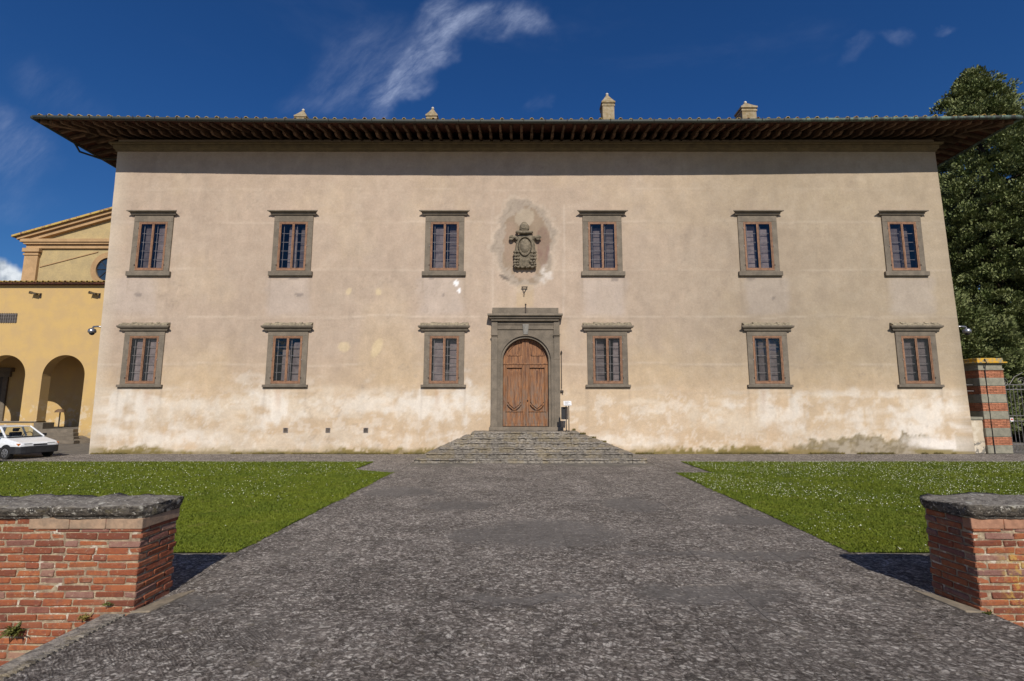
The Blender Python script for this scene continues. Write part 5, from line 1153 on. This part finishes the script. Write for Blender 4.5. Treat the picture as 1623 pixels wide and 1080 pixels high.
# ------------------------------------------------------------------ cars
def _cglass(s, b, o):
    t = s.node('ShaderNodeBsdfTransparent'); t.inputs[0].default_value = (.86, .90, .90, 1); g = s.node('ShaderNodeBsdfGlossy'); g.inputs['Roughness'].default_value = .05
    mx = s.node('ShaderNodeMixShader'); mx.inputs[0].default_value = .035; s.l.new(t.outputs[0], mx.inputs[1]); s.l.new(g.outputs[0], mx.inputs[2]); s.l.new(mx.outputs[0], o.inputs[0])
M_cglass = mat('car glass', _cglass)
def make_car(paint, label, loc, rz, sc_=1.0):
    t = thing('parked_car', label, 'car', loc, rz, 'cars parked beside the palace'); t.scale = (sc_,)*3
    ST_ = [(1.86, .36, .60, .58), (1.83, .30, .66, .70), (1.70, .26, .715, .77), (1.30, .25, .80, .79), (.92, .25, .885, .795), (0, .25, .90, .80), (-1.3, .25, .92, .79), (-1.72, .28, .93, .76), (-1.84, .34, .86, .70)]
    m_ = MB(); n_ = 8
    for (x, zl, zt, w_) in ST_:
        zm = (zl+zt)/2+.05
        m_.v += [(x, -w_*.93, zl), (x, -w_, zm-.1), (x, -w_*.99, zm+.06), (x, -w_*.90, zt), (x, w_*.90, zt), (x, w_*.99, zm+.06), (x, w_, zm-.1), (x, w_*.93, zl)]
    for i in range(len(ST_)-1):
        for k in range(n_): m_.f.append((i*n_+k, i*n_+(k+1) % n_, (i+1)*n_+(k+1) % n_, (i+1)*n_+k))
    m_.f.append(tuple(range(n_))); m_.f.append(tuple(reversed(range((len(ST_)-1)*n_, len(ST_)*n_))))
    m_.build('body', paint, t, bevel=.02, smooth=False)
    # cabin: roof, pillars, glass
    base = [(.95, .70, .89), (-1.70, .68, .93)]; roofp = [(.22, .56, 1.33), (-1.25, .55, 1.34)]
    m_ = MB(); m_.v = [(.26, -.54, 1.32), (.26, .54, 1.32), (-.5, .58, 1.355), (-.5, -.58, 1.355), (-1.36, -.53, 1.33), (-1.36, .53, 1.33), (.26, -.52, 1.355), (.26, .52, 1.355), (-.5, .53, 1.39), (-.5, -.53, 1.39), (-1.36, -.50, 1.36), (-1.36, .50, 1.36)]
    m_.f = [(0, 1, 2, 3), (3, 2, 5, 4), (6, 9, 8, 7), (9, 10, 11, 8), (0, 6, 7, 1), (1, 7, 8, 2), (2, 8, 11, 5), (5, 11, 10, 4), (4, 10, 9, 3), (3, 9, 6, 0)]; m_.build('roof', paint, t, bevel=.02)
    for sy in (-1, 1):
        for a, b, r_ in (((.93, sy*.69, .89), (.26, sy*.54, 1.34), .035), ((-.25, sy*.73, .90), (-.32, sy*.57, 1.35), .04), ((-1.66, sy*.66, .93), (-1.32, sy*.53, 1.34), .07)):
            m_ = MB(); m_.tube([a, b], r_, 6); m_.build('pillar', paint, t)
        m_ = MB(); m_.quad((.88, sy*.695, .895), (-1.6, sy*.67, .93), (-1.3, sy*.545, 1.32), (.24, sy*.555, 1.32)); m_.build('side_glass', M_cglass, t)
        # wheels
        for x in (1.18, -1.2):
            m_ = MB(); m_.lathe((x, sy*.795, .29), [(.325, -.006), (.33, .004)], 24, 'Y') if False else m_.prism([(x+.335*math.cos(a), .29+.335*math.sin(a)) for a in np.linspace(-.12, PI+.12, 20)], lambda u_, z: (u_, sy*.70, z), lambda u_, z: (u_, sy*.806, z)); m_.build('wheel_arch', M_black, t)
            m_ = MB(); m_.lathe((x, sy*.74, .275), [(.2, -.08), (.27, -.08), (.28, -.05), (.28, .05), (.27, .08), (.2, .08)], 24, 'Y'); wh = m_.build('wheel', M_rubber, t, smooth=False)
            m_ = MB(); m_.lathe((x, sy*.822, .275), [(.185, -.004), (.18, .004), (.05, .012)], 20, 'Y'); m_.build('rim', M_metal, wh)
            for k in range(6): a = k*PI/3; m_ = MB(); m_.box(-.012, .012, -.004, .004, .07, .15, Matrix.Translation((x, sy*.838, .275)) @ Matrix.Rotation(a, 4, 'Y')); m_.build('rim_slot', M_black, wh)
        m_ = MB(); m_.box(1.50, 1.852, sy*.42-.16 if sy > 0 else -.42-.16, sy*.42+.16, .565, .67, None); hl = m_.build('headlight', M_lens, t, bevel=.03)
        m_ = MB(); a, b = sorted((sy*.585, sy*.74)); m_.box(1.60, 1.80, a, b, .57, .67); m_.build('turn_signal', M_amber, t, bevel=.02)
        m_ = MB(); a, b = sorted((sy*.79, sy*.93)); m_.box(.62, .72, a, b, .90, 1.02); m_.build('mirror', M_black, t, bevel=.02)
        m_ = MB(); a, b = sorted((sy*.795, sy*.812)); m_.box(-1.6, 1.6, a, b, .44, .49); m_.build('side_strip', M_black, t)
        m_ = MB(); m_.box(-.25, .15, sy*.36-.22, sy*.36+.22, .5, .78); m_.box(-.38, -.24, sy*.36-.22, sy*.36+.22, .5, 1.08); m_.box(-.36, -.28, sy*.36-.12, sy*.36+.12, 1.10, 1.24); m_.build('seat', M_black, t, bevel=.04)
    m_ = MB(); m_.quad((.93, -.68, .89), (.93, .68, .89), (.27, .54, 1.33), (.27, -.54, 1.33)); m_.build('windscreen', M_cglass, t)
    m_ = MB(); m_.quad((-1.72, -.64, .94), (-1.72, .64, .94), (-1.37, .52, 1.32), (-1.37, -.52, 1.32)); m_.build('rear_window', M_cglass, t)
    m_ = MB(); P = [(1.90, 0), (1.90, .52), (1.86, .68), (1.72, .79), (1.45, .81)]; P = [(x, y) for x, y in P]+[(x-.25, y) for x, y in reversed(P)]
    Q = [(x, y) for x, y in P]
    m_.prism([(1.90, -.52), (1.86, -.68), (1.72, -.80), (1.42, -.815), (1.42, .815), (1.72, .80), (1.86, .68), (1.90, .52)], lambda x, y: (x, y, .24), lambda x, y: (x-.01, y, .545)); m_.build('bumper', M_black, t, bevel=.025)
    m_ = MB(); m_.box(1.80, 1.868, -.25, .25, .565, .63); m_.build('grille', M_black, t)
    m_ = MB(); m_.box(.78, .98, -.62, .62, .885, .925); m_.box(.55, .80, -.66, .66, .80, .90); m_.build('dashboard', M_black, t, bevel=.02)
    m_ = MB(); m_.tube([(.45+.06*math.sin(a), .36+.19*math.cos(a), .92+.17*math.sin(a)) for a in np.linspace(0, 2*PI, 20)], .015, 6); m_.build('steering_wheel', M_black, t)
    m_ = MB(); m_.box(.30, .34, -.12, .12, 1.22, 1.28); m_.build('rear_mirror', M_black, t)
    return t
cx_, cy_ = G(50, 728)
make_car(M_carwhite, 'small white hatchback with black bumper parked left of the palace', (cx_-1.72, cy_+.75, -.004), R(-14), .93)
sx_, sy_ = G(12, 737)
make_car(M_carsilver, 'silver car of which only the nose shows at the far left edge', (sx_-2.42, sy_-.35, -.004), R(12), .86)
# ------------------------------------------------------------------ right: low wall, railing, pillar, gate
YG = Y0+.25
lwx0 = edge(0)[1]-.1; lwx1 = F(1567, 700, YG)[0]; lz = F(1560, 661, YG)[1]
lw = thing('garden_wall', 'low white plastered wall with iron railing between the palace and the brick pillar', 'wall', (lwx0, YG, 0))
def _wp(s, b, o):
    p = s.pos(); k = s.mix(s.rng(s.noise(p, 2.5, 6, .7), .4, .6), (.62, .55, .44), (.50, .42, .31)); k = s.mix(s.math('MULTIPLY', s.rng(s.noise(p, 4, 4, .6), .5, .54), s.rng(s.sep(p)[2], .6, .45)), k, (.22, .2, .17)); s.put(b.inputs['Base Color'], k); s.put(b.inputs['Normal'], s.bump(s.noise(p, 20, 5), .5, .02))
M_wp = mat('flaking white plaster', _wp)
m_ = MB(); m_.box(0, lwx1-lwx0+.05, 0, .45, 0, lz-.12); m_.build('wall', M_wp, lw, bevel=.02)
m_ = MB(); m_.box(0, lwx1-lwx0+.02, -.05, .5, lz-.12, lz); m_.build('coping', M_pstone, lw, bevel=.01)
zrt = F(1560, 608, YG)[1]
rx0 = .0
M_rail = simple('grey railing iron', (.18, .17, .165), (.12, .11, .11), 12, .5, .2, metal=.3)
for i in range(9):
    x = -.9+i*.16+.05
    m_ = MB(); m_.tube([(x, .22, lz), (x, .22, zrt)], .015, 6); m_.build('railing_bar', M_rail, lw)
for z in (zrt-.05, zrt-.33): m_ = MB(); m_.box(-.9, lwx1-lwx0, .20, .24, z-.02, z+.02); m_.build('railing_rail', M_rail, lw)
# pillar
pl0, pl1 = F(1567, 720, YG-.1)[0], F(1606, 720, YG-.1)[0]; pw_ = pl1-pl0
pil = thing('gate_pillar', 'gate pillar banded in orange brick and grey stone with a lichened cap', 'pillar', (pl0, YG-.1, 0))
ys = [(722, 706, 's'), (706, 693, 'b'), (693, 678.5, 's'), (678.5, 665, 'b'), (665, 652, 's'), (652, 639, 'b'), (639, 625, 's'), (625, 612, 'b'), (612, 599, 's'), (599, 587, 'b')]
zz = lambda py: max(0, F(1585, py, YG-.1)[1])
DPI = .95
obk = cbox(.27, .12, .058, .005, .003).build('brick', M_orange_brick); hbk = cbox(.13, .12, .058, .005, .003).build('brick', M_orange_brick)
m_ = MB(); m_.box(.03, pw_-.03, .03, DPI-.03, 0, zz(587)); m_.build('core', M_mortar, pil)
for (a, b, k) in ys:
    z0_, z1_ = zz(a), zz(b)
    if k == 's':
        m_ = MB(); m_.box(-.015, pw_+.015, -.015, DPI+.015, z0_+.004, z1_-.004); m_.build('stone_block', M_pstone, pil, bevel=.025)
    else:
        nc = max(4, round((z1_-z0_)/.072)); ch_ = (z1_-z0_)/nc
        for c in range(nc):
            x = .0; j = c % 2
            while x < pw_-.05:
                L = .275 if (j or x > 0) and x+.275 <= pw_+.01 else .135
                o = inst(obk if L > .2 else hbk, pil, (x+L/2, .06, z0_+c*ch_+.004), (0, 0, 0), (1, 1, ch_/.07)); x += L+.004
            y = .13
            while y < DPI-.05:
                L = .275 if y+.275 <= DPI else .135
                inst(obk if L > .2 else hbk, pil, (.06, y+L/2, z0_+c*ch_+.004), (0, 0, PI/2), (1, 1, ch_/.07)); y += L+.004
bpy.data.objects.remove(obk); bpy.data.objects.remove(hbk)
zt = zz(587); m_ = MB(); m_.box(-.04, pw_+.04, -.04, DPI+.04, zt, zt+.07); m_.box(.0, pw_, .0, DPI, zt+.07, zt+.26); m_.box(-.06, pw_+.06, -.06, DPI+.06, zt+.26, zt+.31); m_.build('cap_moulding', M_pstone, pil, bevel=.012)
m_ = MB(); m_.box(-.14, pw_+.14, -.14, DPI+.14, zt+.31, zt+.37); m_.box(-.06, pw_+.02, -.06, DPI+.05, zt+.37, zt+.54); m_.build('cap_slab', M_lich, pil, bevel=.02)
m_ = MB(); m_.tube([(.26, -.03, 0), (.26, -.03, zt), (.26, -.08, zt+.26), (.26, -.15, zt+.33), (.26, -.08, zt+.5)], .022, 6); m_.build('cable', M_black, pil)
# gate
M_gate = simple('grey painted gate iron', (.20, .19, .185), (.13, .12, .12), 12, .5, .2, metal=.3)
ga = thing('iron_gate', 'dark iron bar gate with curled top right of the banded pillar', 'gate', (pl1+.08, YG+.3, 0)); GW = 3.6
gz = lambda py: F(1612, py, YG+.3)[1]
gt, g2, g3, g4, g5, g6 = gz(610), gz(617.5), gz(659), gz(667.5), gz(704), .04
for z in (gt, g2, g3, g4, g5, g6): m_ = MB(); m_.box(0, GW, -.015, .015, z-.018, z+.018); m_.build('rail', M_gate, ga)
nb_ = int(GW/.165)
for i in range(nb_+1):
    m_ = MB(); x = i*GW/nb_; m_.tube([(x, 0, g6), (x, 0, gt+.0)], .014 if i else .03, 6); m_.build('bar', M_gate, ga)
for i in range(nb_):
    m_ = MB(); x = (i+.5)*GW/nb_; m_.tube([(x+.06*math.cos(t), -.02, (g5+g6)/2+.15*math.sin(t)) for t in np.linspace(0, 2*PI, 14)], .01, 5); m_.build('lattice_ring', M_gate, ga)
for x0 in (.25, 1.1, 1.95, 2.8):
    m_ = MB(); m_.tube([(x0+.22*(1-t/13)*math.cos(t), 0, gt+.14+.20*(1-t/13)*math.sin(t)) for t in np.linspace(-1.2, 9, 26)], .014, 6); m_.build('curl', M_gate, ga)
m_ = MB(); m_.tube([(.55+.0*t, 0, gt+.02) for t in (0, 1)]+[(.8, 0, gt+.35), (1.2, 0, gt+.55)], .014, 6); m_.build('curl', M_gate, ga)
m_ = MB(); m_.box(.35, .48, -.035, -.02, g4-.02, g4+.14); m_.build('notice_plate', M_white, ga); m_ = MB(); m_.box(.375, .455, -.04, -.036, g4+.03, g4+.11); m_.build('notice_mark', simple('red print', (.55, .06, .04), None, 5, .6, 0), ga)
# ------------------------------------------------------------------ trees
def crown(name, m, parent, env, nclump, nleaf, csize, lsize, seed, inner=.38):
    # env(h, ang) -> radius at relative height h ; returns points in parent space
    rs = np.random.RandomState(seed); h = rs.rand(nclump*3); a = rs.rand(nclump*3)*2*PI; r = np.array([env(x, y) for x, y in zip(h, a)])
    keep = rs.rand(len(h)) < r/r.max(); h, a, r = h[keep][:nclump], a[keep][:nclump], r[keep][:nclump]; n = len(h)
    dep = np.where(rs.rand(n) < inner, rs.uniform(.45, .85, n), rs.uniform(.84, 1.14, n)); cs = csize*rs.uniform(.6, 1.35, n)
    cen = np.stack([np.cos(a)*r*dep, np.sin(a)*r*dep, h], 1)
    return cen, cs, a
def leafcloud(cen, cs, out, nleaf, lsize, seed, droop=.3):
    rs = np.random.RandomState(seed); n = len(cen)
    d = rs.normal(0, 1, (n, nleaf, 3)); d /= np.linalg.norm(d, axis=2, keepdims=True); rad = rs.rand(n, nleaf, 1)**.45
    P = cen[:, None]+d*rad*cs[:, None, None]*np.array([1.1, 1.1, .72]); P[:, :, 2] -= .18*(np.linalg.norm(P[:, :, :2]-cen[:, None, :2], axis=2)/cs[:, None])**2*cs[:, None]
    # each leaf spray: narrow diamond pointing outward and upward
    dirv = d*.6+out[:, None]*.7+np.array([0, 0, .55])+rs.normal(0, .35, (n, nleaf, 3)); dirv /= np.linalg.norm(dirv, axis=2, keepdims=True)
    sd = np.cross(dirv, rs.normal(0, 1, (n, nleaf, 3))); sd /= np.linalg.norm(sd, axis=2, keepdims=True)
    L = lsize*rs.uniform(.6, 1.4, (n, nleaf, 1)); W_ = L*.34
    V = np.stack([P-dirv*L*.5, P+sd*W_, P+dirv*L*.6, P-sd*W_], 2)
    return V.reshape(-1, 3)
def conifer(base, height, env, label, seed, nclump=900, nleaf=130, cs=.55, ls=.22, zb=.4):
    t = thing('conifer_tree', label, 'tree', base)
    m_ = MB(); m_.tube([(0, 0, -.1), (.05, .02, height*.3), (-.05, 0, height*.65), (0, 0, height*.93)], [.42, .33, .2, .05], 10); m_.build('trunk', M_bark, t, smooth=True)
    bmb = MB(); rs = random.Random(seed)
    for i in range(50):
        h = rs.uniform(.08, .9); a = rs.uniform(0, 2*PI); r = env(h, a)*.8; z = zb+h*(height-zb)
        bmb.tube([(0, 0, z-.3), (math.cos(a)*r*.5, math.sin(a)*r*.5, z), (math.cos(a)*r, math.sin(a)*r, z+.5)], [.09, .06, .02], 5)
    bmb.build('branches', M_bark, t)
    cen, c_, a = crown('crown', M_cyp, t, env, nclump, nleaf, cs, ls, seed); cen[:, 2] = zb+cen[:, 2]*(height-zb); out = np.stack([np.cos(a), np.sin(a), np.zeros_like(a)], 1)
    V = leafcloud(cen, c_, out, nleaf, ls, seed)
    o = fastmesh('crown', V, 4, M_cyp, t); return t
def env1(h, a):
    lob = 1+.10*math.sin(3*a+h*9)+.08*math.sin(5*a-h*17)+.06*math.sin(23*h+2*a)
    r_ = 2.45*(max(0, 1-h)/.18)**.6*(1+.28*math.sin(2*a+.6)+.2*math.sin(4*a+h*30)) if h > .82 else 2.45+min(1, (.82-h)/.22)*2.0
    return max(.25, r_*(.72+.28*min(1, h*5))*lob)
tx = F(1560, 300, 31)[0]
ztop1 = F(1550, 112, 31)[1]
conifer((F(1553, 200, 31)[0], 31, 0), ztop1, env1, 'tall dense dark green conifer rising behind the right end of the palace', 3, 2900, 150, .44, .145)
conifer((33.6, 33.5, 0), 17.5, lambda h, a: env1(h, a)*.95, 'second dark green conifer behind the iron gate at the right edge', 9, 1300, 120, .55, .18)
conifer((24.6, 29, 0), 9.5, lambda h, a: env1(h, a)*.7, 'lower dark evergreen filling the gap behind the gate pillar', 12, 900, 130, .48, .16)
# ------------------------------------------------------------------ weeds
def tuft(name, label, pos, n, h, spread, m, seed, cat='weed', wd=.008, out=(0, -.4, 1)):
    rs = np.random.RandomState(seed); V = []
    for i in range(n):
        d = np.array(out)*rs.uniform(.2, 1)+rs.normal(0, .45, 3); d[2] = abs(d[2])*.7+.15; d /= np.linalg.norm(d); L = h*rs.uniform(.5, 1.1); s_ = np.cross(d, rs.normal(0, 1, 3)); s_ /= np.linalg.norm(s_); b0 = rs.normal(0, spread, 3)*np.array([1, .3, .4]); w_ = wd*rs.uniform(.7, 1.3)
        for t0, t1 in ((0, .5), (.5, 1)):
            drp = np.array([0, 0, -.35*h])
            p0 = b0+d*L*t0+drp*t0**2; p1 = b0+d*L*t1+drp*t1**2; w0, w1 = w_*(1-t0*.2), w_*(1-t1*.95)*(1.2 if t1 == .5 else 1)
            V += [p0-s_*w0, p0+s_*w0, p1+s_*w1, p1-s_*w1]
    o = fastmesh(name, np.array(V), 4, m); o.location = pos; tag(o, label, cat); return o
x, z = F(22, 1000, YW-.05); tuft('weed', 'green leafy weed growing from the foot of the left brick wall', (x, YW-.04, z-.02), 90, .13, .03, M_weed, 1, wd=.012)
x, z = F(133, 977, YW-.05); tuft('weed', 'small brown withered weed on the left brick wall above the drain kerb', (x, YW-.04, z-.02), 60, .07, .022, M_dry, 2, wd=.007)
x, z = F(168, 960, YW-.05); tuft('weed', 'tiny dark weed in a joint near the corner of the left brick wall', (x, YW-.03, z), 40, .045, .02, M_weed, 3, wd=.006)
x, z = F(1566, 968, YW-.05); tuft('weed', 'tiny green weed at the corner of the right brick wall', (x, YW-.04, .01), 40, .05, .015, M_weed, 4, wd=.008)
# dry weeds in the joint at the foot of the palace and on the edges of the steps
rs = np.random.RandomState(4); V = []
def strip(xa, xb, y, z, n, h):
    for i in range(n):
        x = rs.uniform(xa, xb); 
        if fbm(np.array([x]), np.array([0.0]), .9, 3, 77)[0] < .45: continue
        p = np.array([x, y-abs(rs.normal(0, .02)), z]); d = rs.normal(0, .4, 3); d[2] = 1; d[1] -= .3; d /= np.linalg.norm(d); L = h*rs.uniform(.4, 1.2); s_ = np.array([1, 0, 0])*.008*rs.uniform(.6, 1.6)
        V.extend([p-s_, p+s_, p+d*L])
strip(edge(0)[0]+.1, sx0, Y0-.02, 0, 4200, .10); strip(sx1, edge(0)[1], Y0-.02, 0, 5200, .12)
for i in range(6): strip(sx1-i*tR-.30, sx1-i*tR, Y0-.02, (i+1)*rise, 220, .10)
strip(-3.9, sx0+.5, YF1+.01, 0, 0, .1)
fastmesh('base_weeds', np.array(V), 3, M_dry, kind='stuff')
